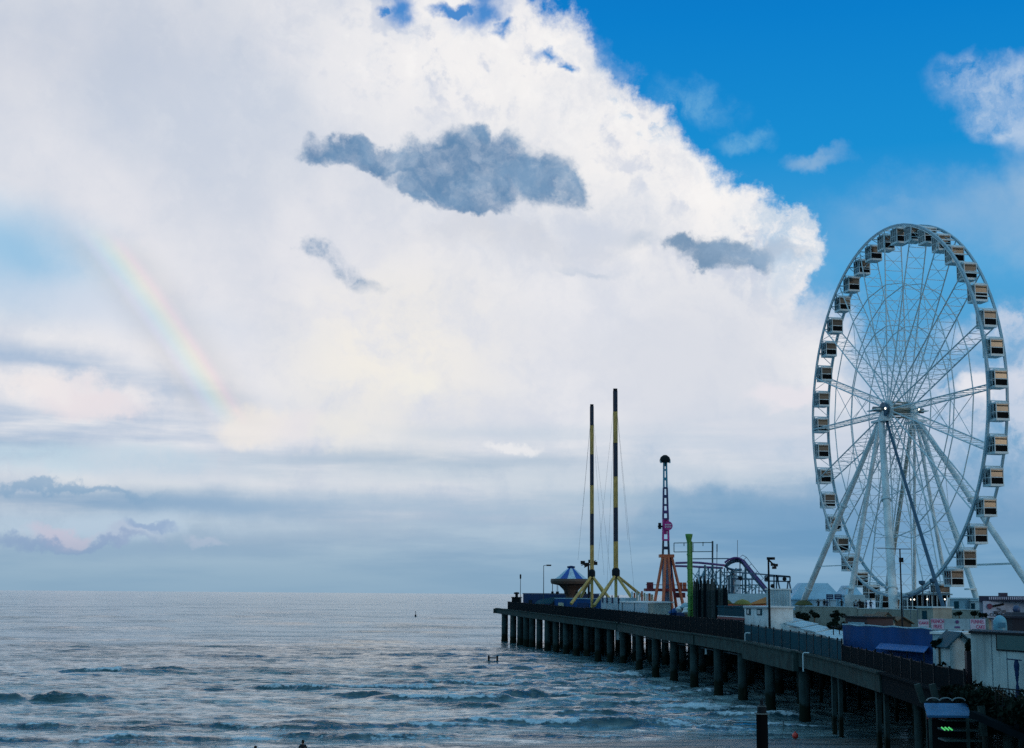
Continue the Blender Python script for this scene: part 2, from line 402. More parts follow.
# small dark clouds before the cumulus
dmask = mx_(blob(375, 158, 66, 17, -8, .35, wB), blob(462, 172, 80, 36, -4, .3, wB), blob(535, 176, 46, 27, -18, .5, wB), blob(480, 135, 20, 14, 0, .5, wB), blob(412, 190, 24, 10, -45, .6, wB), blob(470, 205, 30, 9, 0, .5, wB), blob(508, 150, 26, 18, 0, .6, wB), blob(470, 152, 44, 26, 0, .5, wB), blob(425, 165, 40, 20, 0, .5, wB), blob(573, 190, 22, 16, -20, .6, wB))
d2 = mx_(blob(722, 255, 52, 15, -10, .45, wB), blob(680, 245, 18, 10, -10, .6, wB))
rag = nb.m('MULTIPLY', nb.m('SUBTRACT', nb.noise(nb.v('ADD', wB, (17., 110., 65.)), 1/26., 6, .6), .5), 1.3)
dmask = nb.mr(nb.m('ADD', dmask, nb.m('MULTIPLY', rag, nb.mr(dmask, .0, .35))), .08, 1.2); d2 = nb.mr(nb.m('ADD', d2, nb.m('MULTIPLY', rag, nb.mr(d2, .0, .35))), .05, 1.0)
d3 = nb.m('MULTIPLY', mx_(blob(322, 254, 17, 11, -25, .5, wB), blob(345, 270, 30, 9, -25, .7, wB)), nb.mr(fine, .3, .6))
d4 = nb.m('MULTIPLY', mx_(blob(590, 274, 24, 5, -5, .6, wB), blob(638, 238, 22, 10, -10, .8, wB), blob(785, 255, 20, 8, 0, .8, wB)), nb.mr(fine, .3, .6))
dcol = nb.mix(nb.mr(nb.m('ADD', nb.m('MULTIPLY', fine, .6), nb.m('MULTIPLY', soft, .4)), .35, .65), lin((80, 126, 168)), lin((116, 154, 190)))
dcol = over(dcol, nb.mr(emb, .0, .8), (150, 178, 206), .4); dcol = over(dcol, nb.mr(emb, -.0, -.8), (70, 116, 162), .45)
col = nb.mix(nb.m('MULTIPLY', dmask, .95), col, dcol)
col = over(col, nb.m('MULTIPLY', d2, .92), nb.mix(nb.mr(fine, .35, .65), lin((104, 140, 174)), lin((136, 166, 196))))
col = over(col, d3, (112, 148, 184), 1.)
col = over(col, d4, (176, 192, 212), .7)
# the rainbow: part of a circle round the point opposite the sun
RBP = [(105, 235), (160, 297), (205, 368), (236, 422)]
RBW = [AE(*p) for p in RBP]
def dirof(px, py):
    d = ray(px, py); return d/np.linalg.norm(d)
D3 = [dirof(106, 243), dirof(169, 327), dirof(232, 424)]
nrm = np.cross(D3[1]-D3[0], D3[2]-D3[0]); nrm /= np.linalg.norm(nrm)
cosr = float(nrm@D3[0])
RBOFF = 0. if math.acos(float(nrm@dirof(60, 420))) < math.acos(cosr) else 0.
dotn = nb.v('DOT_PRODUCT', dirv, tuple(float(x) for x in nrm))
sgn = 1.
ang = nb.m('ADD', nb.m('MULTIPLY', nb.m('SUBTRACT', nb.m('ARCCOSINE', dotn), math.acos(cosr)), K), RBOFF)   # px across the bow
RBSIGN = -1. if nrm@dirof(60, 420) < cosr else 1.
rb = nb.mr(ang, -19., 19., 0., 1., False)
rbn = nb.new('ShaderNodeValToRGB'); nb.put(rbn.inputs[0], rb)
st = [(0., (0, 0, 0)), (.16, (.05, .06, .13)), (.33, (.03, .16, .16)), (.48, (.10, .19, .07)), (.62, (.22, .17, .03)), (.76, (.22, .06, .05)), (.9, (.05, .01, .02)), (1., (0, 0, 0))]
if math.acos(float(nrm@dirof(60, 420))) > math.acos(cosr): st = [(1-p, c) for p, c in st][::-1]
while len(rbn.color_ramp.elements) < len(st): rbn.color_ramp.elements.new(.5)
for e_, (p_, c_) in zip(rbn.color_ramp.elements, st): e_.position = p_; e_.color = tuple(c_)+(1,)
vis = nb.m('MULTIPLY', nb.mr(el, AE(236, 432)[1], AE(226, 395)[1]), nb.mr(el, AE(92, 218)[1], AE(118, 262)[1]))
vis = nb.m('MULTIPLY', vis, nb.mr(az, AE(300, 400)[0], AE(270, 400)[0]))
vis = nb.m('MULTIPLY', vis, nb.mr(az, AE(-200, 400)[0], AE(-120, 400)[0]))
dim = nb.mix(nb.m('MULTIPLY', nb.m('MULTIPLY', vis, nb.mr(nb.m('ABSOLUTE', ang), 45., 5.)), .12), col, (0., 0., 0.))
rbc = nb.v('SCALE', rbn.outputs[0], sc=nb.m('MULTIPLY', vis, .54))
col = nb.v('ADD', dim, rbc)
# horizon mist
col = over(col, nb.mr(el, 60., -2.), nb.mix(nb.mr(az, AE(300, 560)[0], AE(1000, 560)[0]), lin((136, 168, 192)), lin((118, 160, 192))), .8)

# the rest of the sky (sides, overhead and behind): broken dusk cloud with the sunset low on the right behind
GLOW = tuple(float(q) for q in (math.sin(R(133))*math.cos(R(10.5)), math.cos(R(133))*math.cos(R(10.5)), math.sin(R(10.5))))
gen = nb.noise(nb.v('MULTIPLY', dirv, (1., 1., 2.2)), 2.6, 7, .6)
rest = nb.mix(nb.mr(gen, .38, .62), lin((56, 136, 186)), lin((152, 194, 212)))
rest = nb.mix(.93, nisc, rest)
rest = over(rest, nb.mr(nb.v('DOT_PRODUCT', dirv, GLOW), math.cos(R(7)), math.cos(R(2.5))), (5.6, 4.3, 2.7), .9)
front = nb.m('MULTIPLY', nb.mr(nb.m('ABSOLUTE', az), R(48)*K, R(24)*K), nb.mr(el, R(44)*K, R(25)*K))
col = nb.mix(front, rest, col)
nb.put(bg.inputs[0], col); bg.inputs[1].default_value = 1.0
world.cycles.sampling_method = 'MANUAL'; world.cycles.sample_map_resolution = 512
#@@ENDSKY@@
SC.view_settings.view_transform = 'Standard'; SC.view_settings.look = 'None'
SC.view_settings.exposure = 0.; SC.view_settings.gamma = 1.; SC.view_settings.use_curve_mapping = False
SC.render.engine = 'CYCLES'; SC.cycles.max_bounces = 6; SC.cycles.caustics_reflective = False; SC.cycles.caustics_refractive = False
SC.cycles.transparent_max_bounces = 12

# ------------------------------------------------------------------ beach
def shore_y(x): return 126 + (x-18)*.06 if x > 18 else 126-(18-x)*.42 if x > -30 else 105.8
sandm = bpy.data.materials.new('wet_sand'); sandm.use_nodes = True
nb = NB(sandm.node_tree); b = sandm.node_tree.nodes['Principled BSDF']; tc = nb.new('ShaderNodeTexCoord')
n = nb.noise(tc.outputs['Object'], .35, 6, .6); n2 = nb.noise(nb.v('MULTIPLY', tc.outputs['Object'], (.25, 1., 1.)), .5, 4, .6)
nb.put(b.inputs['Base Color'], nb.mix(nb.mr(n, .3, .7), (.075, .085, .085), (.14, .15, .145)))
nb.put(b.inputs['Roughness'], nb.mr(n2, .35, .65, .18, .6))
bn = nb.new('ShaderNodeBump'); bn.inputs['Strength'].default_value = .4; bn.inputs['Distance'].default_value = .08
nb.put(bn.inputs['Height'], nb.noise(tc.outputs['Object'], 1.6, 5, .6)); nb.put(b.inputs['Normal'], bn.outputs[0])
ys = [60000, 9000, 900, 420, 260, 180, 150, 140, 132, 126, 121, 117, 113, 109, 105, 100, 95, 90, 80, 70, 60, 50, 35, 20, 0, -40, -200, -3000]
xs = [-60000, -3000, -600, -300, -150, -90, -60, -45, -35, -25, -15, -5, 5, 12, 18, 24, 30, 36, 45, 60, 90, 150, 300, 600, 3000, 60000]
mb = MB()
for y in ys:
    for x in xs:
        d = shore_y(x)-y
        z = min(2.2, d*.042) if d > 0 else max(-6., d*.03)
        mb.v.append((x, y, z))
nx = len(xs)
for j in range(len(ys)-1):
    for i in range(nx-1): mb.f.append((j*nx+i, j*nx+i+1, (j+1)*nx+i+1, (j+1)*nx+i))
tag(mb.build('ground', sandm, smooth=True), kind='structure')

# ------------------------------------------------------------------ sea
def fbm1(x, seed, sc):                   # smooth 1-d noise
    r = np.random.default_rng(seed); t = r.uniform(-1, 1, 4096); out = np.zeros_like(x); a = 1.; s = sc; tot = 0
    for _ in range(5):
        q = x/s+700.37; i = np.floor(q).astype(int); f = q-i; f = f*f*(3-2*f)
        out += a*(t[i % 4096]*(1-f)+t[(i+1) % 4096]*f); tot += a; a *= .55; s *= .5
    return out/tot*1.8
def vnoise(x, y, seed, oct=4):
    r = np.random.default_rng(seed); T = r.uniform(0, 1, (256, 256)); out = np.zeros_like(x); a = 1.; tot = 0
    for k in range(oct):
        i = np.floor(x).astype(int); j = np.floor(y).astype(int); f = x-i; g = y-j
        f = f*f*(3-2*f); g = g*g*(3-2*g); i &= 255; j &= 255; i1 = (i+1) & 255; j1 = (j+1) & 255
        out += a*((T[i, j]*(1-f)+T[i1, j]*f)*(1-g)+(T[i, j1]*(1-f)+T[i1, j1]*f)*g)
        tot += a; a *= .55; x = x*2.03+17.1; y = y*2.03+5.7
    return out/tot
rowY = [66.]
while rowY[-1] < 60000:
    y = rowY[-1]
    st = .5 if y < 96 else (.26 if y < 150 else (.36 if y < 230 else (.62 if y < 330 else y*y/(1450*12)*.42)))
    rowY.append(y+min(st, 6000))
rowY = np.array(rowY)
ta = np.concatenate([np.linspace(-3.2, -.46, 26)[:-1], np.linspace(-.46, .46, 720), np.linspace(.46, 3.2, 26)[1:]])
Yg, Tg = np.meshgrid(rowY, ta, indexing='ij'); Xg = Yg*Tg
dY = np.gradient(rowY)[:, None]
Z = np.zeros_like(Xg); FO = np.zeros_like(Xg); FA = np.zeros_like(Xg)
SH = np.where(Xg > 18, 126+(Xg-18)*.06, np.where(Xg > -30, 126-(18-Xg)*.42, 105.8))
calm = np.clip((Yg-SH)/50, .06, 1.)*(1+1.3*np.clip((Tg*1450+112)/150, 0, 1)*np.clip((330-Yg)/80, 0, 1))
for k in range(34):
    lam = 1.5*(26/1.5)**(k/33.)*rng.uniform(.9, 1.1)
    th = rng.normal(0, .55); kx, ky = math.sin(th), math.cos(th)
    amp = .0050*lam**.66
    w = np.clip(lam/(dY*2.6)-1, 0, 1)
    ph = 2*pi*(Xg*kx+Yg*ky)/lam+rng.uniform(0, 6.28)
    mod = .4+1.1*vnoise(Xg/(lam*3.2)+k*3.1, Yg/(lam*2.2)+k*7.7, 50+k, 2)
    s_ = np.sin(ph); amp *= 1+1.0*max(0, (6-lam)/4.5); Z += amp*w*mod*(s_+.25*np.cos(2*ph))*calm
# short sparse wavelets, coarser with distance
for s_, y0, y1, am, sd in ((1., 90, 230, .75, 801), (2.1, 190, 480, 1.5, 802), (4.6, 420, 1500, 3.2, 803)):
    w_ = np.clip((Yg-y0)/(.12*y0), 0, 1)*np.clip((y1-Yg)/(.25*y1), 0, 1)
    i0, i1 = np.searchsorted(rowY, y0), np.searchsorted(rowY, y1)
    n_ = vnoise(Xg[i0:i1]/(11.*s_)+31.7, (Yg[i0:i1]+1.2*np.sin(Xg[i0:i1]/(9*s_)))/(2.7*s_)+9.1, sd, 3)
    Z[i0:i1] += am*np.clip(n_-.57, 0, .3)*w_[i0:i1]*np.clip((Yg[i0:i1]-SH[i0:i1])/30, 0, 1)
# swell lines farther out
for (px, py, L, hgt, sd) in [(520, 653, 260, .35, 1), (440, 641, 190, .22, 2), (250, 646, 120, .2, 3), (120, 627, 200, .22, 4), (360, 634, 160, .25, 5)]:
    c = PZ(px, py, 0); d = Yg-(c.y+6*fbm1(Xg, sd+90, 40.)); ex = np.exp(-((Xg-c.x)/(L*c.y/1450))**2*2)
    Z += hgt*ex*np.exp(-(d/np.where(d < 0, 2.4, 7.))**2)*(.6+.5*fbm1(Xg, sd+70, 14.))
# breakers: centre column, row of the foot, half length in px, height, foam spans (px), foam depth, seed
BR = [(116, 673, 60, 1.3, [(84, 142, 1.)], 4.2, 1), (170, 672, 40, .55, [], 0, 41), (225, 669, 40, .3, [], 0, 2), (20, 701, 96, 1.15, [], 0, 3), (75, 700.5, 40, .7, [], 0, 42),
      (290, 690, 60, .8, [(255, 345, .8)], 5., 4), (380, 688, 90, .6, [(320, 450, .95)], 6., 5), (470, 685, 100, .65, [(420, 540, .8)], 6., 6), (560, 680, 80, .6, [(500, 600, .8)], 5., 24),
      (365, 697, 36, .75, [], 0, 7), (440, 700, 80, .6, [(385, 515, 1.)], 5., 8), (521, 697, 24, .8, [(490, 510, .9)], 4., 9), (470, 706, 34, .6, [], 0, 10), (590, 697, 60, .6, [(540, 600, .7)], 4., 30),
      (410, 668, 40, .5, [], 0, 11), (355, 655, 80, .42, [], 0, 12), (470, 656, 70, .5, [], 0, 13), (505, 669, 40, .6, [(490, 530, .5)], 4., 14), (245, 657, 50, .3, [], 0, 43), (560, 662, 50, .4, [], 0, 44),
      (60, 728, 130, .4, [(-10, 90, .6)], 3., 15), (240, 727, 150, .45, [(180, 300, .6)], 3., 45), (380, 726, 130, .5, [(310, 350, .5), (395, 500, .95)], 4., 16), (530, 724, 120, .6, [(450, 600, .95)], 5., 17), (640, 726, 60, .5, [(600, 680, .5)], 4., 46),
      (50, 741, 130, .45, [(-5, 60, .6), (70, 140, .6)], 3., 18), (165, 739.5, 100, .5, [(105, 170, 1.), (225, 300, .9)], 4., 19), (320, 738.5, 60, .5, [(230, 320, .7)], 3., 20), (395, 738, 60, .55, [(364, 425, 1.)], 4., 21), (490, 738, 80, .4, [(400, 450, .8)], 3., 22), (430, 746, 90, .25, [(380, 460, .5)], 2., 34), (600, 737, 70, .35, [(560, 660, .6)], 3., 47),
      (620, 675, 60, .8, [(570, 650, 1.)], 5., 23), (690, 708, 80, .65, [(640, 770, .95)], 5., 25), (610, 706, 70, .6, [(590, 660, .7)], 4., 26), (560, 711, 50, .4, [], 0, 48),
      (745, 717, 70, .55, [(700, 810, .95)], 4., 27), (590, 717, 60, .4, [(540, 620, .6)], 4., 28), (690, 728, 70, .4, [(640, 760, .8)], 3., 29), (650, 690, 50, .55, [(630, 710, .7)], 4., 32), (780, 727, 50, .35, [(740, 830, .8)], 3., 49),
      (505, 664, 24, .45, [], 0, 33), (90, 652, 50, .28, [], 0, 35), (290, 716, 80, .25, [], 0, 36), (120, 716, 60, .2, [], 0, 37), (200, 690, 50, .2, [], 0, 50), (640, 664, 40, .4, [(610, 660, .4)], 3., 51), (700, 693, 50, .5, [(680, 740, .8)], 4., 52)]
for (px, py, L, hgt, foam, fd, sd) in BR:
    c = PZ(px, py, 0); Lm = 1.15*L*c.y/1450; hgt *= .72
    i0, i1 = np.searchsorted(rowY, c.y-16), np.searchsorted(rowY, c.y+34)
    X, Y = Xg[i0:i1], Yg[i0:i1]
    front = c.y+1.2*fbm1(X-c.x, sd+200, 14.)+.5*fbm1(X, sd+250, 2.6)+2.0*((X-c.x)/Lm)**2*(.3+.5*((sd*37) % 7)/7)
    ex = np.clip(1.05-np.abs((X-c.x)/Lm)**2, 0, 1)
    ex = ex*ex*(3-2*ex)*(.78+.35*fbm1(X, sd+300, 6.)+.22*fbm1(X, sd+310, 1.6))
    d = Y-front                              # >0 is seaward
    fl, bl = .75+hgt*.45, 3.5+hgt*2.2
    prof = np.where(d < 0, np.exp(-(d/fl)**2*1.6), np.exp(-(d/bl)**2))
    FA[i0:i1] = np.maximum(FA[i0:i1], np.clip(ex*1.4, 0, 1)*np.exp(-((d+fl*.2)/(fl*1.5))**2))
    face = ex*np.exp(-((d+fl*.3)/(fl*1.2))**2)
    Z[i0:i1] += hgt*ex*prof+.16*face*(vnoise(X/.9, Y/.45, sd+600, 3)-.5)
    Z[i0:i1] -= .14*hgt*ex*np.exp(-((d+fl*2.3)/(fl*1.3))**2)
    for (f0, f1, st) in foam:
        x0, x1 = (f0-512)*c.y/1450, (f1-512)*c.y/1450
        sx = np.clip((X-x0)/2.5, 0, 1)*np.clip((x1-X)/2.5, 0, 1)
        fdv = fd*(.6+.6*np.abs(fbm1(X, sd+350, 4.)))
        crest = np.where(d < -.3*fl, np.clip(1+(d+.3*fl)/(fl*.6), 0, 1), np.clip(1-d/(fdv*1.2), 0, 1))
        vn = vnoise(X/1.3, Y/.9, sd+400, 4)
        ff = st*sx*crest*(.45+.85*vn)
        FO[i0:i1] = np.maximum(FO[i0:i1], ff)
        Z[i0:i1] += .30*np.clip(ff-.25, 0, 1)*vnoise(X/.5, Y/.4, sd+500, 3)
# foam lace behind the surf and along the waterline
near = np.clip((150-Yg)/22, 0, 1)*np.clip((Yg-100)/6, 0, 1)
lace = vnoise(Xg/7., Yg/1.6, 900, 4); FO = np.maximum(FO, near*np.clip((lace-.60)*4.5, 0, .5))
Z -= np.clip((Yg-9000)/51000, 0, 1)*0
wet = np.array([[shore_y(x) for x in row] for row in Xg[:1]])[0] if False else None
Z = np.where(Yg < SH+10, Z*np.clip((Yg-SH+3)/13, .05, 1), Z)
sea = bpy.data.meshes.new('sea')
nr, nc = Xg.shape
co_ = np.stack([Xg, Yg, Z], -1).reshape(-1, 3).astype(np.float32)
idx = np.arange(nr*nc).reshape(nr, nc)
fq = np.stack([idx[:-1, :-1], idx[:-1, 1:], idx[1:, 1:], idx[1:, :-1]], -1).reshape(-1, 4)
sea.vertices.add(nr*nc); sea.vertices.foreach_set('co', co_.ravel())
sea.loops.add(fq.size); sea.loops.foreach_set('vertex_index', fq.ravel().astype(np.int32))
sea.polygons.add(len(fq)); sea.polygons.foreach_set('loop_start', np.arange(0, fq.size, 4, dtype=np.int32)); sea.polygons.foreach_set('loop_total', np.full(len(fq), 4, dtype=np.int32))
sea.polygons.foreach_set('use_smooth', np.ones(len(fq), dtype=bool))
at = sea.attributes.new('foam', 'FLOAT', 'POINT'); at.data.foreach_set('value', np.clip(FO, 0, 1).ravel().astype(np.float32))
at = sea.attributes.new('milky_sheen', 'FLOAT', 'POINT'); at.data.foreach_set('value', (np.clip((330-Yg)/150, 0, 1)*(1-np.clip(FA, 0, 1))).ravel().astype(np.float32))  # milky surf plus bright sheen painted into the colour, left dark on wave fronts
sea.update(calc_edges=True)
wm = bpy.data.materials.new('sea_water'); wm.use_nodes = True; nb = NB(wm.node_tree); b = wm.node_tree.nodes['Principled BSDF']
tc = nb.new('ShaderNodeTexCoord'); p = tc.outputs['Object']
att = nb.new('ShaderNodeAttribute'); att.attribute_name = 'foam'
fn = nb.noise(nb.v('MULTIPLY', p, (1., .8, 1.)), 1.7, 6, .62)
fm = nb.mr(nb.m('ADD', att.outputs['Fac'], nb.m('MULTIPLY', nb.m('SUBTRACT', fn, .5), 2.0)), .32, .78)
fm = nb.m('MULTIPLY', fm, nb.mr(att.outputs['Fac'], .02, .15))
atm = nb.new('ShaderNodeAttribute'); atm.attribute_name = 'milky_sheen'
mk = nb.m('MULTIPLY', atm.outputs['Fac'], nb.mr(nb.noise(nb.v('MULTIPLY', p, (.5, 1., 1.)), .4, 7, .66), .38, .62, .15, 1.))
wc_ = nb.mix(mk, nb.mix(nb.mr(nb.sep(p)[1], 200., 420.), (.010, .062, .082), (.09, .20, .23)), (.34, .48, .50))  # far water lightened in colour too, to brighten the sea
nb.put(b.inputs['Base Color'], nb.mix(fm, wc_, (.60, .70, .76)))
nb.put(b.inputs['Roughness'], nb.mr(fm, 0., 1., .13, .8, False))
b.inputs['IOR'].default_value = 1.42; b.inputs['Specular Tint'].default_value = (.76, .97, 1., 1.)
q1 = nb.v('MULTIPLY', p, (.6, 1., 1.))
h1 = nb.mr(nb.noise(q1, .75, 6, .62), .54, .68); h2 = nb.mr(nb.noise(nb.v('MULTIPLY', p, (.7, 1.1, 1.)), 2.2, 4, .6), .53, .68); h3 = nb.mr(nb.noise(nb.v('MULTIPLY', p, (.62, 1., 1.)), .13, 6, .62), .54, .68)
h4 = nb.mr(nb.noise(nb.v('MULTIPLY', p, (.6, 1., 1.)), .03, 7, .68), .54, .67); h5 = nb.mr(nb.noise(nb.v('MULTIPLY', p, (.55, 1., 1.)), .009, 7, .7), .54, .67)
hh = nb.m('ADD', nb.m('ADD', nb.m('MULTIPLY', h1, .32), nb.m('ADD', nb.m('MULTIPLY', h5, 6.5), nb.m('MULTIPLY', h4, 2.6))), nb.m('ADD', nb.m('MULTIPLY', h2, .09), nb.m('MULTIPLY', h3, .8)))
bn = nb.new('ShaderNodeBump'); bn.inputs['Strength'].default_value = 1.; bn.inputs['Distance'].default_value = .30
nb.put(bn.inputs['Height'], hh); nb.put(b.inputs['Normal'], bn.outputs[0])
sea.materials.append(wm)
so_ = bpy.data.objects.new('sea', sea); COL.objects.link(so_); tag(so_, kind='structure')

# ------------------------------------------------------------------ pier
EDGE = [(-3.2, 384, 8.15), (10.4, 296, 7.6), (19, 255, 7.1), (21.5, 217, 7.0), (24.2, 190, 7.0), (26.6, 163, 6.9), (28.2, 142, 6.6), (28.3, 122, 6.4), (27.6, 108, 6.4), (26.8, 94, 6.3), (27, 77, 6.2), (27, 55, 6.2), (27, 30, 6.2)]
def edge_y(Y):
    for a, c in zip(EDGE, EDGE[1:]):
        if a[1] >= Y >= c[1]:
            t = (a[1]-Y)/(a[1]-c[1]); return a[0]+t*(c[0]-a[0]), a[2]+t*(c[2]-a[2])
    return (EDGE[0] if Y > EDGE[0][1] else EDGE[-1])[0::2]
def edge_px(px):                       # where the pier's edge stands under a photo column
    best = None
    for k in range(3800):
        Y = 30+k*.0935; x, z = edge_y(Y); e = abs(proj((x, Y, z))[0]-px)
        if best is None or e < best[0]: best = (e, x, Y, z)
    return best[1:]
def deckz(Y): return edge_y(Y)[1]
pier = thing('pier', 'long concrete pleasure pier on rows of dark piles standing in the surf', 'pier', (28, 140, 0))
mb = MB()
far = [(x+62+(384-y)*.05, y+6, z) for x, y, z in EDGE]
for (a, c, fa, fc) in zip(EDGE, EDGE[1:], far, far[1:]):
    q = [Vector(a), Vector(c), Vector(fc), Vector(fa)]; mb.slab(q, .45)
mb.build('deck', deckm, pier)
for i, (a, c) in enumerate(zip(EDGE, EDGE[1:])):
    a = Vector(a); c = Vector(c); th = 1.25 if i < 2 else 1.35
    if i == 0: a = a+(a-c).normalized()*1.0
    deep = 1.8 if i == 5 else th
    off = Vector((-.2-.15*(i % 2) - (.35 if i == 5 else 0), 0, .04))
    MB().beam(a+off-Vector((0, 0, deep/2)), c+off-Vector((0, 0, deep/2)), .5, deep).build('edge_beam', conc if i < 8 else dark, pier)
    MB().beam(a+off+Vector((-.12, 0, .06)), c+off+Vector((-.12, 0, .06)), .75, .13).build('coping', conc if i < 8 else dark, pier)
MB().beam(Vector(EDGE[0])+Vector((-1.2, .4, -.6)), Vector(far[0])+Vector((0, .4, -.6)), .5, 1.2).build('edge_beam', conc, pier)
pxs = [503.5, 512, 519, 525, 531, 538, 546, 554.5, 564.5, 574.5, 585, 596, 608, 621, 637, 653, 671, 691, 715, 739, 766, 800]
ROW = []
for px in pxs:
    x, y, z = edge_px(px); ROW.append((x, y, z, .54 if y < 250 else .54+(y-250)*.0022))
for px in (829, 835.5, 873, 880.5, 912, 941, 980, 1001):
    x, y, z = edge_px(px); ROW.append((x, y, z, .17 if px < 900 else .3))
def pile(mb, x, y, z, r, zb=-2.5):
    if r > .25:
        mb.lathe((x, y, 0), [(r*1.12, zb), (r*1.06, .4), (r, 1.2), (r, z-1.3), (r*1.12, z-1.28), (r*1.12, z-.5)], 14)
    else: mb.box((x, y, (z-.5+zb)/2), (r*2, r*2, z-.5-zb), .1)
    return mb
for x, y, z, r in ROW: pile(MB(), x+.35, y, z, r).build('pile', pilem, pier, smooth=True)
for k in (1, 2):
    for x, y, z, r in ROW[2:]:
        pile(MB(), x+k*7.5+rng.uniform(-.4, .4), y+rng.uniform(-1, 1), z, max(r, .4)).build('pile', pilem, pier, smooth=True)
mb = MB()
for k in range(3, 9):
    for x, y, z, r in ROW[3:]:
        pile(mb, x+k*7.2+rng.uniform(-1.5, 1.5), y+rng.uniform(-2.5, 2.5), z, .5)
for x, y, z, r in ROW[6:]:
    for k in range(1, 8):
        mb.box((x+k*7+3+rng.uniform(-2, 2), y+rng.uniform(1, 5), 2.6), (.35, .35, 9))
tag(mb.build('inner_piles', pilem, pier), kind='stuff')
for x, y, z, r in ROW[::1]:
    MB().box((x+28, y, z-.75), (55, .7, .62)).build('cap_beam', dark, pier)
mb = MB(); mb.path([Vector((edge_y(y)[0]+.9, y, edge_y(y)[1]-1.75)) for y in (250, 217, 190, 163)], .09)
mb.build('service_pipe', polem, pier)
for px, top, bot, cat_ in ((752, 634, 650.5, 0), (811, 654, 671.5, 0)):
    x, y, z = edge_px(px); x -= .75
    zt, zb = ZH(top, y, px), ZH(bot, y, px)
    MB().path([(x, y, zb), (x, y, zt), (x+.15, y-.1, zt+.12), (x+.5, y-.5, zt+.1)], .07, 8).build('drain_pipe', white, pier)
x, y, z = edge_px(615); MB().box((x+.5, y, z-2.1), (.5, .1, 1.7)).build('white_plate', white, pier)  # white plate standing in for a bright slit of light between piles
x, y, z = edge_px(704); MB().box((x+.2, y, z-2.0), (.2, .1, .7)).build('white_plate', white, pier)

# fences along the edge
def fence(px0, px1, h, mt, label, name='pier_fence', step=9., slats=True, postm=black, panelgap=0.):
    x0, y0, z0 = edge_px(px0); x1, y1, z1 = edge_px(px1)
    t = thing(name, label, 'fence', (x1, y1, z1))
    ys_ = list(np.arange(y0, y1, -3.2))+[y1]
    pts = [Vector((edge_y(y)[0]-.05, y, edge_y(y)[1]+.12)) for y in ys_]
    for p in pts: MB().beam(p, p+Vector((0, 0, h+.15)), .12).build('post', postm, t)
    mb = MB()
    for a, c in zip(pts, pts[1:]):
        if slats:
            n_ = max(3, int((c-a).length/.22))
            for k in range(n_):
                q = a.lerp(c, (k+.5)/n_); mb.box((q.x, q.y, q.z+h/2), (.05, (c-a).length/n_*.86, h*(.97+.06*random.random())), math.atan2((c-a).y, (c-a).x)-pi/2)
        else:
            mb.beam(a+Vector((0, 0, h/2)), c+Vector((0, 0, h/2)), .04, h-.1)
    mb.build('slat_panel' if slats else 'panel', mt, t)
    mb = MB()
    for zz in (.15, h*.55, h): mb.path([p+Vector((.06, 0, zz)) for p in pts], .035, 5)
    mb.build('rail', postm, t)
    return t
fence(508, 586, 1.9, dark, 'dark close-boarded fence round the seaward tip of the pier')
fence(586.5, 744, 2.05, dark, 'long black slatted fence below the white booth and the dark palisade')
fence(745, 843, 1.75, teal, 'teal panelled fence below the white awnings and small white house', slats=False)
fence(843.5, 966, 1.3, dark, 'low dark railing below the blue tarpaulin hoarding')

def house(name, label, cat, base, mt, roofm=None, h=None, z1=None, extra=None, group=None, ridge=0., over=.25):
    """base: footprint points (x, y); returns the thing"""
    c = sum((Vector((p[0], p[1], 0)) for p in base), Vector())/len(base)
    z0 = deckz(min(p[1] for p in base))-.05
    z1 = z1 if z1 is not None else z0+h
    t = thing(name, label, cat, (c.x, c.y, z0), group)
    MB().prism(base, z0, z1).build('wall', mt, t)
    up_ = [c+(Vector((p[0], p[1], 0))-c)*(1+over/max(1, (Vector((p[0], p[1], 0))-c).length)) for p in base]
    mb = MB()
    if ridge:
        a = (up_[0]+up_[3])/2; d_ = (up_[1]+up_[2])/2
        A = [Vector((p.x, p.y, z1+.02)) for p in up_]; r0 = Vector((a.x, a.y, z1+ridge)); r1 = Vector((d_.x, d_.y, z1+ridge))
        mb.add(A+[r0, r1], [(0, 1, 5, 4), (2, 3, 4, 5), (0, 4, 3), (1, 2, 5), (3, 2, 1, 0)])
    else: mb.prism([(p.x, p.y) for p in up_], z1+.01, z1+.18)
    mb.build('roof', roofm or mt, t)
    return t
def face_pt(a, c, u, z):                # point on a wall from a to c
    return Vector((a[0]+(c[0]-a[0])*u, a[1]+(c[1]-a[1])*u, z))
def panel(a, c, u0, u1, z0, z1, name, mt, t, proud=.05, thick=.06):
    d = Vector((c[0]-a[0], c[1]-a[1], 0)).normalized(); n = Vector((d.y, -d.x, 0))
    if n.y > 0: n = -n
    p0 = face_pt(a, c, u0, (z0+z1)/2)+n*proud; p1 = face_pt(a, c, u1, (z0+z1)/2)+n*proud
    mb = MB(); x = n*thick/2; h = Vector((0, 0, (z1-z0)/2))
    vs = [p+i*x+j*h for p in (p0, p1) for i, j in ((-1, -1), (1, -1), (1, 1), (-1, 1))]
    mb.add(vs, [(3, 2, 1, 0), (4, 5, 6, 7), (0, 1, 5, 4), (1, 2, 6, 5), (2, 3, 7, 6), (3, 0, 4, 7)])
    return mb.build(name, mt, t)
def quadfoot(pa, ya, pb, yb, depth):     # footprint whose near wall runs between two photo columns
    za, zb = deckz(ya), deckz(yb)
    a = G(pa, ya, za); c = G(pb, yb, zb); d = Vector((c.x-a.x, c.y-a.y, 0)).normalized(); n = Vector((-d.y, d.x, 0))
    if n.y < 0: n = -n
    return [(a.x, a.y), (c.x, c.y), (c.x+n.x*depth, c.y+n.y*depth), (a.x+n.x*depth, a.y+n.y*depth)]

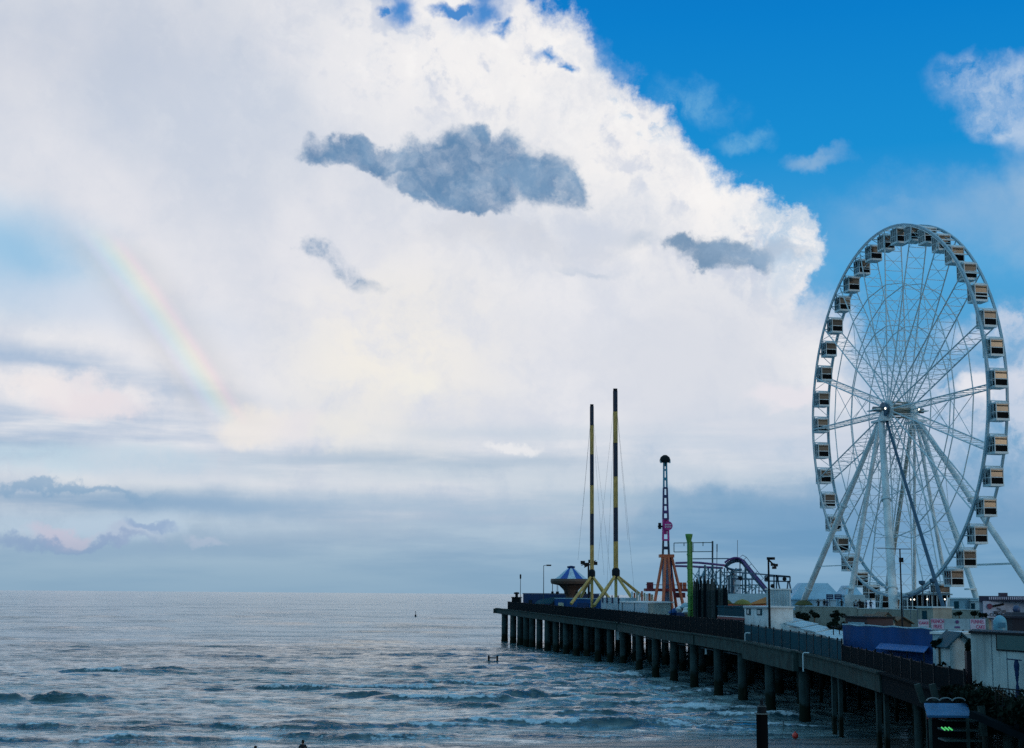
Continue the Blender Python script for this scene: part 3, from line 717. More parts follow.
# --- far tip of the pier
f = quadfoot(523, 352, 573, 332, 7); t = house('store_building', 'long navy flat-roofed building at the seaward tip of the pier', 'building', f, navy, z1=ZH(594.0, 342, 548))
for u in (.12, .34, .56, .78): panel(f[0], f[1], u, u+.07, 8.6, 10.6, 'door', black, t)
f = quadfoot(555, 318, 601, 300, 5); t = house('ticket_kiosk', 'bright blue low kiosk below the swing carousel, with a pale hatch', 'kiosk', f, blue, sky_blue, z1=ZH(599, 309, 575))
panel(f[0], f[1], .08, .2, 9, 10.2, 'hatch', cream, t); panel(f[0], f[1], .5, .75, 8.6, 10.2, 'hatch', navy, t)
t = thing('awning', 'sloping teal awning before the navy building', 'awning', G(546, 334, deckz(334)))
a = P(538, 600, 336); c = P(556, 596.5, 331); MB().slab([a, c, c+Vector((-1, -3.5, -1.5)), a+Vector((-1, -3.5, -1.0))], .1).build('canopy', teal, t)
mb = MB()
for p in (a, c): mb.beam(p+Vector((-1, -3.4, -1.2)), Vector((p.x-1, p.y-3.4, deckz(330))), .12)
mb.build('post', black, t)
p0 = G(516.5, 366, deckz(366)); t = thing('shed', 'small dark box shed with a roof vent at the very end of the pier', 'shed', p0)
MB().box((p0.x, p0.y, p0.z+1.5), (2.4, 2.4, 3.0)).build('wall', dark, t); MB().box((p0.x, p0.y, p0.z+3.1), (2.7, 2.7, .2)).build('roof', black, t)
MB().lathe((p0.x, p0.y, p0.z+3.2), [(.35, 0), (.35, .7), (.7, .75), (.65, 1.1), (.1, 1.2)], 10).build('vent', black, t)

# --- lamp posts and masts
def lamp(px, ytop, ybase, Y, label, head='arm', r=.09, mt=polem, group='lamp posts along the pier', zb=None):
    z0 = deckz(Y) if zb is None else zb
    b0 = G(px, Y, z0); zt = ZH(ytop, Y, px)
    t = thing('lamp_post', label, 'lamp post', b0, group)
    MB().lathe(b0, [(r*2, 0), (r*2, .3), (r*1.3, .5), (r, 1.), (r*.7, zt-b0.z)], 8).build('pole', mt, t)
    T = Vector((b0.x, b0.y, zt))
    if head == 'arm':
        mb = MB(); mb.tube(T, T+Vector((.9, 0, .1)), .06); mb.build('arm', mt, t)
        MB().box(T+Vector((1.2, 0, .05)), (1.1, .5, .32)).build('lamp_head', black, t)
    elif head == 'stub':
        MB().lathe(T, [(.16, -1.2), (.2, -.9), (.2, -.2), (.05, 0)], 8).build('lamp_head', black, t)
    elif head == 'cluster':
        s = Y/1450
        mb = MB(); mb.beam(T+Vector((-.2*s, 0, -2*s)), T+Vector((7*s, 0, -9*s)), .16); mb.beam(T+Vector((0, 0, -1*s)), T+Vector((4*s, 0, -1*s)), .12)
        mb.build('arm', black, t)
        for ox, oz in ((0, -1), (4, -1), (4, -7), (7.5, -7.5), (5.5, -10)):
            MB().box(T+Vector((ox*s, -.1, oz*s)), (3.0*s, .45, 2.6*s), random.uniform(-.4, .4)).build('floodlight', black, t)
    return t
lamp(520.3, 574, 600, 362, 'slim dark mast at the outermost corner of the pier', 'stub')
lamp(543.5, 565.5, 595, 338, 'pale lamp post with one arm beside the navy building', 'arm', .1)
lamp(770, 557.5, 626, 158, 'dark lamp post with a cluster of floodlights by the small white house', 'cluster', .14, black)
t = lamp(903.5, 549, 630, 128, 'thin black lamp post with crossbar standing before the wheel', 'none', .085, black)
b0 = Vector(t.location); zt = ZH(549, 128, 903)
MB().beam((b0.x-.9, b0.y, zt), (b0.x+1.0, b0.y, zt), .07).build('crossbar', black, t)
MB().box((b0.x+.05, b0.y-.12, ZH(560, 128, 903)), (.33, .3, .4)).build('loudspeaker', black, t)
mb = MB(); mb.beam((b0.x-2.0, b0.y+.1, zt+.03), (b0.x-.9, b0.y+.1, zt+.03), .05); mb.build('crossbar', polem, t)
# floodlight cluster on pole beside the first tower
Yq = 306; b0 = G(588.5, Yq, deckz(Yq)); zt = ZH(563, Yq, 588)
t = thing('floodlight_mast', 'dark dish-shaped floodlight cluster on a pole by the shorter striped tower', 'floodlight', b0)
MB().tube(b0, (b0.x, b0.y, zt), .18).build('pole', black, t)
mb = MB()
for k, ox in enumerate((-1.2, -.4, .5, 1.3)): mb.box((b0.x+ox, b0.y-.2, zt+.25*(-1)**k+.35*ox*.4), (.9, .7, .7), .2*k)
mb.beam((b0.x-1.5, b0.y, zt-.5), (b0.x+1.6, b0.y, zt+.5), .18); mb.beam((b0.x-.9, b0.y, zt-.9), (b0.x+.6, b0.y, zt-.2), .25); mb.build('floodlight', black, t)

# --- swing carousel
Yc = 330; b0 = G(571, Yc, deckz(Yc)); s = Yc/1450
zA, zR, zH = ZH(567.5, Yc, 571), ZH(580.5, Yc, 571), ZH(586, Yc, 571)
t = thing('swing_carousel', 'chair swing carousel with a blue-and-white peaked canopy at the end of the pier', 'carousel', b0)
mb = MB(); n = 12; prof = [(2.2*s, zA), (6.5*s, zA-3.2*s), (12*s, zA-8*s), (18.5*s, zR)]
for i in range(3):
    for k in range(n):
        r0, za_ = prof[i]; r1, zb_ = prof[i+1]; t0, t1 = 2*pi*(k+.5)/n, 2*pi*(k+1.5)/n
        mb.add([(b0.x+r*math.cos(a), b0.y+r*math.sin(a), z) for r, a, z in ((r0, t0, za_), (r0, t1, za_), (r1, t1, zb_), (r1, t0, zb_))], [(0, 1, 2, 3)], k % 2)
mb.build('canopy', [mat('canopy_pale', (.52, .66, .76), .7), mat('canopy_blue', (.01, .09, .40), .6)], t)
mb = MB(); mb.lathe((b0.x, b0.y, zA), [(.5, -.3), (.9, 0), (.9, .25), (.2, .4)], 10); mb.build('finial', navy, t)
mb = MB(); mb.lathe((b0.x, b0.y, 0), [(18.2*s, zR+.1), (20*s, zR+.35), (20.4*s, zR-.2), (19.6*s, zR-.75), (12*s, zR-1.1), (10.5*s, zH-.2), (7.5*s, zH-.9), (5.2*s, zH-2.2), (5*s, zH-4.2), (4.6*s, deckz(Yc))], 22)
mb.build('rounding_board', mat('carousel_brown', (.10, .06, .045), .6, scale=3), t)
for k in range(n):
    a = 2*pi*(k+.5)/n; r = 19.*s; p = Vector((b0.x+r*math.cos(a), b0.y+r*math.sin(a), zR-.4)); q = p+Vector((0, 0, -2.6))
    mb = MB(); mb.beam(p, q, .09); mb.box(q, (.5, .5, .08)); mb.box(q+Vector((0, .22, .28)), (.5, .06, .5)); mb.build('swing_chair', black, t)

# --- the two catapult towers
TWX = 0
def tower(px, ytop, yband, ybase, Y, label, legs, w):
    b0 = G(px, Y, deckz(Y)); t = thing('catapult_tower', label, 'tower', b0, 'pair of striped catapult towers')
    zt, zb = ZH(ytop, Y, px), ZH(yband, Y, px)
    for k in range(6):
        z0 = zt-(zt-zb)*[0, .115, .29, .475, .645, .83][k]; z1 = zt-(zt-zb)*[.115, .29, .475, .645, .83, 1][k]
        mb = MB(); hw = w/2
        for i, j in ((-1, -1), (1, -1), (1, 1), (-1, 1)): mb.tube((b0.x+i*hw*.75, b0.y+j*hw*.75, z1), (b0.x+i*hw*.75, b0.y+j*hw*.75, z0), .14, n=6)
        nn = max(3, int((z0-z1)/1.5))
        for q in range(nn):
            za, zc = z1+(z0-z1)*q/nn, z1+(z0-z1)*(q+1)/nn
            for (i, j), (i2, j2) in (((-1, -1), (1, -1)), ((1, -1), (1, 1)), ((1, 1), (-1, 1)), ((-1, 1), (-1, -1))):
                mb.beam((b0.x+i*hw*.75, b0.y+j*hw*.75, za), (b0.x+i2*hw*.75, b0.y+j2*hw*.75, zc), .16, .3)
        mb.box((b0.x, b0.y, (z0+z1)/2), (w*.8, w*.8, abs(z0-z1)*.995))
        mb.build('mast_section', dband if k % 2 == 0 else yellow, t)
    MB().box((b0.x, b0.y, zt+.2), (w*.95, w*.95, .5)).build('mast_cap', black, t)
    MB().lathe((b0.x, b0.y, zb), [(w*.6, -1.), (w*.95, -.4), (w*.95, .5), (w*.6, 1.)], 10).build('collar', black, t)
    for (lx, ly, dy) in legs:
        f_ = P(lx, ly, Y+dy); MB().tube((b0.x, b0.y, zb-.3), (f_.x, f_.y, max(f_.z, deckz(Y)-.2)), .26, .32, 8).build('leg', yellow, t)
    MB().tube((b0.x, b0.y, zb), (b0.x, b0.y, deckz(Y)), .3, .3, 8).build('leg', yellow, t)
    return t, Vector((b0.x, b0.y, zt))
t1, T1 = tower(592, 406.5, 574, 600, 302, 'shorter of the two striped catapult towers, beside the swing carousel', [(571, 604, -6), (581, 597, 8), (609, 598, -4), (604, 594, 9)], .72)
t2, T2 = tower(616, 391, 573, 598, 282, 'taller of the two striped catapult towers, behind the white booth', [(594, 606, -7), (601, 598, 8), (632, 598, -3), (642, 596, 7)], .82)
def ropes(T, t, tgt):
    mb = MB()
    for (px, py, Y) in tgt:
        q = P(px, py, Y); mb.tube(T, q, .016, .016, 4)
    mb.build('cable', polem, t)
ropes(T1, t1, [(578, 560, 298), (582, 520, 300), (604, 575, 290), (612, 590, 296)])
ropes(T2, t2, [(598, 560, 284), (607, 585, 280), (628, 540, 283), (634, 588, 280)])

# --- white booth below the towers
a = G(601, 284, deckz(284)); c = G(648, 236, deckz(236)); d = G(671.5, 250, deckz(250))
t = thing('white_booth', 'large pale blue-white booth with a flat roof between the striped towers and the orange ride', 'booth', (c.x, c.y, c.z))
zt = ZH(603.2, 240, 640)
bk = Vector((a.x+d.x-c.x, a.y+d.y-c.y, 0))
MB().prism([(a.x, a.y), (c.x, c.y), (d.x, d.y), (bk.x, bk.y)], c.z, zt).build('wall', sky_blue, t)
m_ = c.lerp(a, .0); MB().prism([(p[0]+ox, p[1]+oy) for p, ox, oy in ((a.lerp(c, .48), -.3, -.2), (c, 0, -.5), (d, .5, 0), (d+Vector((a-c))*.52, .2, .3))], zt+.01, zt+.25).build('roof', white, t)
mb = MB(); e = a.lerp(c, .48); mb.prism([(a.x, a.y), (e.x, e.y), (e.x+3, e.y+3), (a.x+3, a.y+3)], zt+.02, zt+.8); mb.build('parapet', sky_blue, t)
for u in (.04, .15, .28, .42): panel((a.x, a.y), (c.x, c.y), u, u+.02, zt-.2, zt+1.2, 'fin', navy, t, .15)
for u in (.5, .75): panel((a.x, a.y), (c.x, c.y), u, u+.006, c.z+.5, zt, 'seam', teal, t, .03)
panel((c.x, c.y), (d.x, d.y), .02, .98, c.z+.3, zt-.05, 'panel', mat('green_grey_panel', (.30, .38, .36), .6, streak=.3), t, .04)
for k in range(9):
    px = 632+k*2.5; Y = 268; p = P(px, 601, Y); h_ = [1.8, 1.6, 2.0, 1.5, 1.9, 1.6, 1.4, 1.5, 1.3][k]
    o = MB().box((p.x, p.y, p.z+h_/2-.4), (.26 if k < 6 else .34, .3, h_+.6), .3).build('striped_marker', [white, orange, cream][k % 3], loc=(p.x, p.y, p.z-.7))
    tag(o, ['white', 'orange', 'cream'][k % 3]+' upright marker board standing in the row behind the white booth', 'marker', 'row of marker boards behind the white booth')
for px, y0, y1, c_ in ((636, 592, 602, orange), (655, 596, 603, white)): pass

# --- orange framed tower ride
Yo = 262; b0 = G(667, Yo, deckz(Yo)); t = thing('tower_ride', 'swinging tower ride with an orange frame and a magenta disc on its mast', 'ride', b0)
zx = ZH(556, Yo, 667)
for lx, ly, dy in ((651, 603, -4), (662, 604, -8), (678, 598, 6), (687, 592, -3), (673, 602, -7)):
    f_ = P(lx, ly, Yo+dy); tp = P(667 + (lx-668)*.26, 557.5, Yo+dy*.2)
    MB().tube(tp, (f_.x, f_.y, deckz(Yo)), .25, .3, 8).build('leg', orange, t)
MB().box((b0.x, b0.y, zx), (2.6, 2.2, .55)).build('crown_plate', orange, t)
MB().tube((b0.x-.2, b0.y, deckz(Yo)), (b0.x-.2, b0.y, zx), .62, .62, 10).build('column', mat('column_blue', (.02, .11, .24), .5), t)
MB().tube((b0.x+.75, b0.y+.2, deckz(Yo)), (b0.x+.75, b0.y+.2, zx), .3, .3, 8).build('column', navy, t)
bz = ZH(590, Yo, 667); a = P(645, 590, Yo); c = P(690, 589, Yo)
mb = MB(); mb.box(((a.x+c.x)/2, b0.y+.5, bz), (c.x-a.x, 4, .5)); mb.beam((a.x, b0.y-1.6, bz+.9), (c.x, b0.y-1.6, bz+.9), .1); mb.box(((a.x+c.x)/2+2, b0.y-1.2, bz-.9), (c.x-a.x-6, .4, .9)); mb.build('platform', red, t)
for px in (648, 651, 680, 684): MB().box((P(px, 586, Yo).x, b0.y-.9, bz+.25+.55), (.6, .6, 1.1)).build('control_box', orange if px > 660 else red, t)
zt = ZH(461, Yo, 666)
secs = [(556, 540, dband, 1.1), (540, 519, magenta, 1.0), (519, 505, purple, .9), (505, 488, mat('violet_paint', (.045, .05, .16), .5), .75), (488, 461, cyan, .55)]
for y0, y1, mm, w in secs:
    z0, z1 = ZH(y0, Yo, 667), ZH(y1, Yo, 667); mb = MB(); x0 = b0.x-.1; w2 = w*.82
    for i in (-1, 1):
        for j in (-1, 1): mb.beam((x0+i*w/2, b0.y+j*w/2, z0), (x0+i*w2/2, b0.y+j*w2/2, z1), .26)
    nn = max(2, int((z1-z0)/1.3))
    for q in range(nn+1):
        u = q/nn; z = z0+(z1-z0)*u; ww = w+(w2-w)*u
        for j in (-1, 1): mb.box((x0, b0.y+j*ww/2, z), (ww, .2, .5 if q % 2 else .3))
        for i in (-1, 1): mb.box((x0+i*ww/2, b0.y, z), (.2, ww, .3))
    if y0 == 540: mb.box((x0-.05, b0.y, z0+(z1-z0)*.62), (.5, .5, (z1-z0)*.7))
    mb.build('mast_section', mm, t)
dz = ZH(526, Yo, 668); mb = MB(); mb.tube((b0.x+.25, b0.y-.9, dz), (b0.x+.25, b0.y-.5, dz), .82, .82, 20); dsk = mb.build('disc', magenta, t)
mb = MB()
for k in range(2):
    for q in range(4): mb.box((b0.x-.2+q*.3, b0.y-.93, dz+.18-k*.4), (.2, .04, .2))
mb.build('text_block', white, dsk)  # white blocks for the lines of text on the disc
MB().beam((b0.x-1.5, b0.y, dz-.1), (b0.x, b0.y, dz-.1), .3).build('motor_arm', black, t); MB().box((b0.x-1.15, b0.y, dz), (.5, .6, 1.1)).build('motor_box', black, t)
hz = ZH(458.5, Yo, 666)
mb = MB(); mb.lathe((b0.x-.1, b0.y, hz), [(.95, -.7), (1.0, -.3), (.8, .25), (.35, .6), (.05, .65)], 14); mb.build('head', black, t)
mb = MB(); mb.box((b0.x-.85, b0.y-.3, hz-.6), (.3, .4, .5)); mb.box((b0.x+.7, b0.y-.3, hz-.6), (.3, .4, .5)); mb.build('seat', white, t)
mb = MB(); mb.lathe((b0.x-.1, b0.y, hz-1.4), [(.3, 0), (.3, .8)], 8); mb.build('head_bearing', black, t)

# --- green pole
Yg_ = 200; b0 = G(690, Yg_, deckz(Yg_)); zt = ZH(534, Yg_, 690); t = thing('ride_mast', 'bright green mast with a flared cap beside the dark palisade', 'mast', b0)
MB().tube(b0, (b0.x, b0.y, zt-.9), .28, .28, 10).build('pole', green, t); MB().tube((b0.x+.36, b0.y, b0.z), (b0.x+.36, b0.y, zt-1), .1, .1, 6).build('guide_rail', lime, t)
MB().lathe((b0.x, b0.y, zt), [(.28, -1.2), (.38, -.7), (.5, -.2), (.5, 0), (.3, .02)], 10).build('cap', lime, t)
for k in range(5): MB().lathe((b0.x, b0.y, b0.z+3+(zt-b0.z-5)*k/4.5), [(.34, 0), (.34, .25)], 10).build('band', lime, t)

# --- light truss sign frame
Yt = 242; t = thing('truss_frame', 'thin grey open truss frame above the roller coaster', 'truss', G(712, Yt, deckz(Yt)))
mb = MB()
for (x0, y0, x1, y1) in ((674, 543, 713, 542.5), (674, 552, 713, 551.5), (674, 543, 674, 552), (713, 542, 713, 552), (684, 543, 684, 546), (693, 543, 693, 552), (703, 542, 703, 546)):
    mb.beam(P(x0, y0, Yt), P(x1, y1, Yt), .14)
mb.build('frame', mat('grey_green_steel', (.16, .24, .26), .5), t)
mb = MB(); mb.beam(P(712.5, 541, Yt), G(712.5, Yt, deckz(Yt)), .25); mb.beam(P(717, 544, Yt), P(717, 552, Yt), .15); mb.beam(P(717, 552, Yt), G(716, Yt, deckz(Yt)), .1); mb.build('pole', polem, t)

# --- dark palisade
Yw = 200
t = thing('palisade', 'tall dark palisade of uneven posts beside the green mast', 'palisade', G(706, Yw, deckz(Yw)))
k = 0; px = 691.
while px < 727:
    q = (px-691)/36; Y = 208-q*18; b0 = G(px, Y, deckz(Y)); tp = 580+3*math.sin(px*1.7)+random.uniform(-1.5, 1.5)+ (7 if px > 716 else 0)+(3 if px < 694 else 0)
    MB().tube(b0, (b0.x, b0.y, ZH(tp, Y, px)), .11+.06*random.random(), .07, 7).build('post', [dark, mat('dark_green_timber', (.02, .035, .035), .8), mat('grey_timber', (.05, .06, .065), .8)][random.choice((0, 0, 0, 1, 1, 2))], t)
    px += random.uniform(.7, 1.2); k += 1
mb = MB()
for yy in (592, 604, 615): mb.beam(P(691, yy, 208.6), P(727, yy+1.2, 190.6), .15, .5)
mb.build('rail', dark, t)
a = P(691, 590, 209); c = P(727, 592, 191); MB().add([], []).prism([(a.x, a.y), (c.x, c.y), (c.x+.15, c.y+.3), (a.x+.15, a.y+.3)], deckz(200), a.z).build('backing', dark, t)

# --- roller coaster
Yr = 232
t = thing('roller_coaster', 'purple-tracked roller coaster with a steep lift hill on blue columns', 'roller coaster', G(733, Yr, deckz(Yr)))
def rail(pts, mt, r, name):
    MB().path([P(*p) for p in pts], r).build(name, mt, t)
hill = [(726, 563, Yr), (730, 560, Yr), (735, 558.3, Yr), (739, 558.2, Yr), (743, 560.5, Yr), (748, 567, Yr-2), (754, 574.5, Yr-4), (760, 581.5, Yr-6), (767, 590, Yr-8)]
for dy_, dv in ((-1.0, 0), (1.0, 0)):
    rail([(x+dy_*1.3, y+dy_*.5, Y+dy_) for x, y, Y in hill], purple, .16, 'track_rail')
rail([(x+.3, y+2.6, Y) for x, y, Y in hill], dsteel, .3, 'spine')
rail([(x+3.5, y-3.2, Y+1.2) for x, y, Y in hill[3:8]], mat('grey_green_steel', (.16, .24, .26), .5), .05, 'hand_rail')
mb = MB()
for a, c in zip(hill, hill[1:]):
    for u in (.0, .33, .66):
        q = [a[i]+(c[i]-a[i])*u for i in range(3)]; mb.beam(P(q[0], q[1]-.3, q[2]-1), P(q[0], q[1]+.3, q[2]+1), .14); mb.beam(P(q[0]+.3, q[1]+2.6, q[2]), P(q[0], q[1], q[2]), .12)
for a in hill[3:8]: mb.beam(P(a[0], a[1], a[2]+1.2), P(a[0]+3.5, a[1]-3.2, a[2]+1.2), .07)
mb.build('cross_tie', purple, t)
for pts in ([(676, 563, 244), (693, 562.5, 240), (700, 562.8, 238), (712, 564, 236), (724, 565.3, Yr)], [(676, 566, 243), (693, 566.5, 239), (700, 567, 237), (712, 567.5, 235), (722, 568, Yr)]):
    for dd in (-.8, .8): rail([(x, y, Y+dd) for x, y, Y in pts], mat('track_magenta', (.16, .03, .17), .45), .2, 'track_rail')
rail([(693, 558.8, 239), (729, 558.6, Yr)], dsteel, .1, 'hand_rail'); rail([(724, 565, Yr), (728, 568.5, Yr), (734, 570, Yr+3), (741, 569.5, Yr+6)], dsteel, .2, 'track_rail')
cols_ = [(705, 565, 1), (712.5, 565, 1), (720.5, 567, 1), (727, 568, 0), (733, 570, 2), (740, 560, 0), (745.5, 568, 1), (752, 575, 0), (759, 582, 0), (729, 575, 1), (738, 576, 0)]
for px, y0, w in cols_:
    Y = Yr+random.uniform(-3, 3); q = P(px, y0, Y); g = G(px, Y, deckz(Y))
    MB().tube(g, q, [.09, .17, .3][w], None, 8).build('column', [dsteel, mat('teal_steel', (.03, .12, .17), .45)][w % 2], t)
mb = MB()
for (x0, y0, x1, y1) in ((706, 567, 698, 582), (706, 567, 717, 584), (712, 566, 705, 590), (712, 566, 720, 592), (708, 582, 717, 582), (707, 588, 719, 588), (733, 571, 724, 585), (733, 571, 746, 571), (722, 572.5, 746, 572.5), (733, 586, 748, 586), (741, 585, 748, 594), (735, 594, 741, 585), (697, 578, 690, 570), (729, 576, 745, 576), (747, 578, 752, 588), (745, 587.5, 760, 587.5), (738, 578, 746, 578), (727, 569, 733, 578), (721, 570, 727, 582), (700, 568, 693, 580)):
    mb.beam(P(x0, y0, Yr+1), P(x1, y1, Yr+1), .13)
mb.build('brace', mat('lattice_blue', (.17, .36, .47), .5), t)
for i, px in enumerate((699, 703.5, 708.5, 716, 724.5, 731, 736, 742.5, 749, 755.5, 762)):
    Y = Yr+2+2.2*(i % 3); yt_ = max(568, 572+(px-742)*.95) if px > 742 else 568+3*(i % 2); mb = MB(); mb.beam(P(px, yt_, Y), G(px, Y, deckz(Y)), .2)
    for q in range(3): mb.beam(P(px-3, yt_+6+q*9, Y), P(px+3.5, yt_+4+q*9+5*(-1)**(q+i), Y), .14)
    for yy in (576+2*(i % 2), 585, 594): mb.beam(P(px-4, max(yy, yt_), Y), P(px+4.5, max(yy, yt_), Y), .13)
    mb.build('lattice_bent', mat('lattice_blue', (.17, .36, .47), .5), t)
# gantry with lamps to the right of the hill
mb = MB()
for (x0, y0, x1, y1) in ((737, 572.3, 790, 576.5), (765, 576, 790, 577), (765, 581, 790, 581.5), (765, 576, 765, 581), (790, 576.5, 790, 582), (778, 576, 778, 581), (734, 579, 760, 579.5), (774, 575, 774, 590), (776.5, 575, 776.5, 590), (777, 577, 780, 590), (788, 581, 787, 592), (789, 581, 791.5, 593)):
    mb.beam(P(x0, y0, 226), P(x1, y1, 226), .2)
mb.build('gantry', dsteel, t)
for px, py in ((740.5, 578.5), (767.5, 578.7), (784.5, 579), (772.5, 586)): MB().tube(P(px, py, 225), P(px, py, 225.6), .33, .33, 10).build('lamp', black, t)
mb = MB(); mb.beam(P(737.5, 540, Yr), P(737.5, 557, Yr), .06); mb.build('flag_mast', black, t)

# --- low buildings right of the palisade
f = quadfoot(718, 184, 745.5, 172, 4); t = house('snack_shack', 'dark teal low shack with a red stripe behind the pier fence', 'shack', f, teal, teal, z1=ZH(607.5, 178, 732))
panel(f[0], f[1], .0, 1., ZH(619.5, 178, 732), ZH(617, 178, 732), 'stripe', red, t); panel(f[0], f[1], .0, 1., ZH(616.9, 178, 732), ZH(616.2, 178, 732), 'trim', white, t)
f = quadfoot(745, 172, 769, 164, 2.9); zt = ZH(607.5, 168, 757); t = house('white_house', 'small white house with two windows beside the floodlight post', 'house', f, white, white, z1=zt)
for u0, u1 in ((.10, .27), (.55, .74)):
    z0, z1 = ZH(615, 168, 750), ZH(608.7, 168, 750)
    w = panel(f[0], f[1], u0, u1, z0, z1, 'window', teal, t, .05, .08); w2 = panel(f[0], f[1], u0+.035, u1-.035, z0+.12, z1-.12, 'pane', mat('window_pane', (.30, .36, .37), .2), t, .10, .04); w2.parent = w
panel(f[0], f[1], 0, 1, zt-.1, zt+.08, 'eaves_board', mat('grey_blue_trim', (.2, .27, .31), .5), t, .12, .12)
f = quadfoot(767, 192.6, 791.5, 192, 3); zt = ZH(590, 194, 780); t = house('corrugated_hut', 'white corrugated hut below the lamp gantry', 'hut', f, white, white, z1=zt)
for k in range(9): panel(f[0], f[1], .02+k*.111, .06+k*.111, deckz(194), zt+.05, 'rib', sky_blue, t, .06, .12)
f = quadfoot(725, 212.5, 768, 211.5, 5); t = house('tan_pavilion', 'low pavilion with a pale roof and an orange gable in front of the coaster', 'pavilion', f, tan, mat('pale_roof', (.26, .34, .37), .5), z1=ZH(603.5, 212, 745), ridge=1.4, over=.5)
a = P(747, 604.5, 210); c = P(768, 603, 209.5); d = P(767, 596.5, 210)
MB().slab([a, c, d, a.lerp(d, .5)], .1).build('gable_cloth', mat('orange_canvas', (.50, .22, .07), .7), t)
panel(f[0], f[1], 0, 1, ZH(606, 212, 745), ZH(604.5, 212, 745), 'fascia', orange, t)
def parasol(px, py, Y, r, mt, label, zb=None):
    z0 = deckz(Y) if zb is None else zb
    b0 = G(px, Y, z0); zt = ZH(py, Y, px)
    t = thing('parasol', label, 'parasol', b0)
    MB().tube(b0, (b0.x, b0.y, zt), .05).build('pole', black, t)
    MB().lathe((b0.x, b0.y, zt), [(r, -r*.55), (r*.98, -r*.45), (r*.6, -r*.12), (.06, .05)], 10).build('canopy', mt, t)
    return t
parasol(743, 599.5, 200, 1.25, mat('dull_yellow_cloth', (.30, .24, .05), .8), 'dull yellow parasol before the tan pavilion')
parasol(725, 599, 200, 1.0, mat('olive_cloth', (.12, .11, .03), .8), 'olive parasol between the palisade and the tan pavilion')

# ------------------------------------------------------------------ wheel platform
PT = 8.9
t = thing('wheel_platform', 'raised beige platform with a parapet carrying the big wheel', 'platform', G(890, 214, deckz(214)))
a = G(796, 236, PT); c = G(986, 197, PT); dd = Vector((c.x-a.x, c.y-a.y, 0)).normalized(); nn = Vector((-dd.y, dd.x, 0)); L_ = (c-a).length+.6
foot = [a, a+dd*L_, a+dd*L_+nn*44, a+nn*44]
MB().prism([(p.x, p.y) for p in foot], deckz(220)-.2, PT).build('base', beige, t)
mb = MB()
for u0, u1, zt in ((0, .36, 10.35), (.364, .70, 10.15), (.704, 1., 10.3)):
    p = a+dd*L_*u0-nn*.1; q = a+dd*L_*u1-nn*.1
    mb = MB(); mb.prism([(p.x, p.y), (q.x, q.y), (q.x+nn.x*.25, q.y+nn.y*.25), (p.x+nn.x*.25, p.y+nn.y*.25)], deckz(220)-.1, zt); mb.build('parapet', beige, t)
    mb = MB(); p2 = p-nn*.06; q2 = q-nn*.06; mb.prism([(p2.x, p2.y), (q2.x, q2.y), (q2.x+nn.x*.38, q2.y+nn.y*.38), (p2.x+nn.x*.38, p2.y+nn.y*.38)], zt+.003, zt+.1); mb.build('coping', white, t)
p = a+nn*1.5+dd*4; q = a+dd*16+nn*1.5
MB().prism([(p.x, p.y), (q.x, q.y), (q.x+nn.x*6, q.y+nn.y*6), (p.x+nn.x*6, p.y+nn.y*6)], PT+.003, 9.75).build('boarding_step', deckm, t)

# ------------------------------------------------------------------ giant wheel (local x along the wheel plane, y along the axle)
WX, WY, HUB, WR, HWD = 62.6, 233., 41.9, 29.9, 1.45
WA = -R(77.6)
wh = thing('ferris_wheel', 'giant white observation wheel standing on the pier, seen obliquely', 'ferris wheel', (WX, WY, PT), None, WA)
hz = HUB-PT
def cyl_pt(r, th, y): return Vector((r*math.cos(th), y, hz+r*math.sin(th)))
def ring(r, y, n, w, h, off=0.):
    mb = MB()
    for k in range(n):
        t0, t1 = 2*pi*k/n+off, 2*pi*(k+1)/n+off
        mb.beam(cyl_pt(r, t0, y), cyl_pt(r, t1, y), w, h, (0, 1, 0))
    return mb
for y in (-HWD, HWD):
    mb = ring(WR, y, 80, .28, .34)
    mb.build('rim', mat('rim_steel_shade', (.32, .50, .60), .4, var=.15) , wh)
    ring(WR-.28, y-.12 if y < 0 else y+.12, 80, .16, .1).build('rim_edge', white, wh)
for k in range(40):
    mb = MB(); th = R(9*k); mb.beam(cyl_pt(WR-.15, th, -HWD), cyl_pt(WR-.15, th, HWD), .16)
    mb.beam(cyl_pt(WR-.15, th, -HWD if k % 2 else HWD), cyl_pt(WR-.15, th+R(4.2), HWD if k % 2 else -HWD), .09)
    mb.build('rim_brace', bsteel, wh)
HR, HY = 1.35, 1.75
spk = bsteel
for k in range(20):
    th = R(18*k); mb = MB()
    ends = []
    for sy in (-1, 1):
        p0 = cyl_pt(HR, th, sy*HY); p1 = cyl_pt(WR-.2, th, sy*HWD); mb.tube(p0, p1, .12, .105, 6, False); ends.append((p0, p1))
    n = 17
    for q in range(1, n):
        u = q/n; a0 = ends[0][0].lerp(ends[0][1], u); b0 = ends[1][0].lerp(ends[1][1], u)
        mb.beam(a0, b0, .075)
        if q % 2 == 1 and q < n-1:
            u2 = (q+1.7)/n; mb.beam(a0, ends[1][0].lerp(ends[1][1], u2), .05); mb.beam(b0, ends[0][0].lerp(ends[0][1], u2), .05)
    mb.build('spoke', spk, wh)
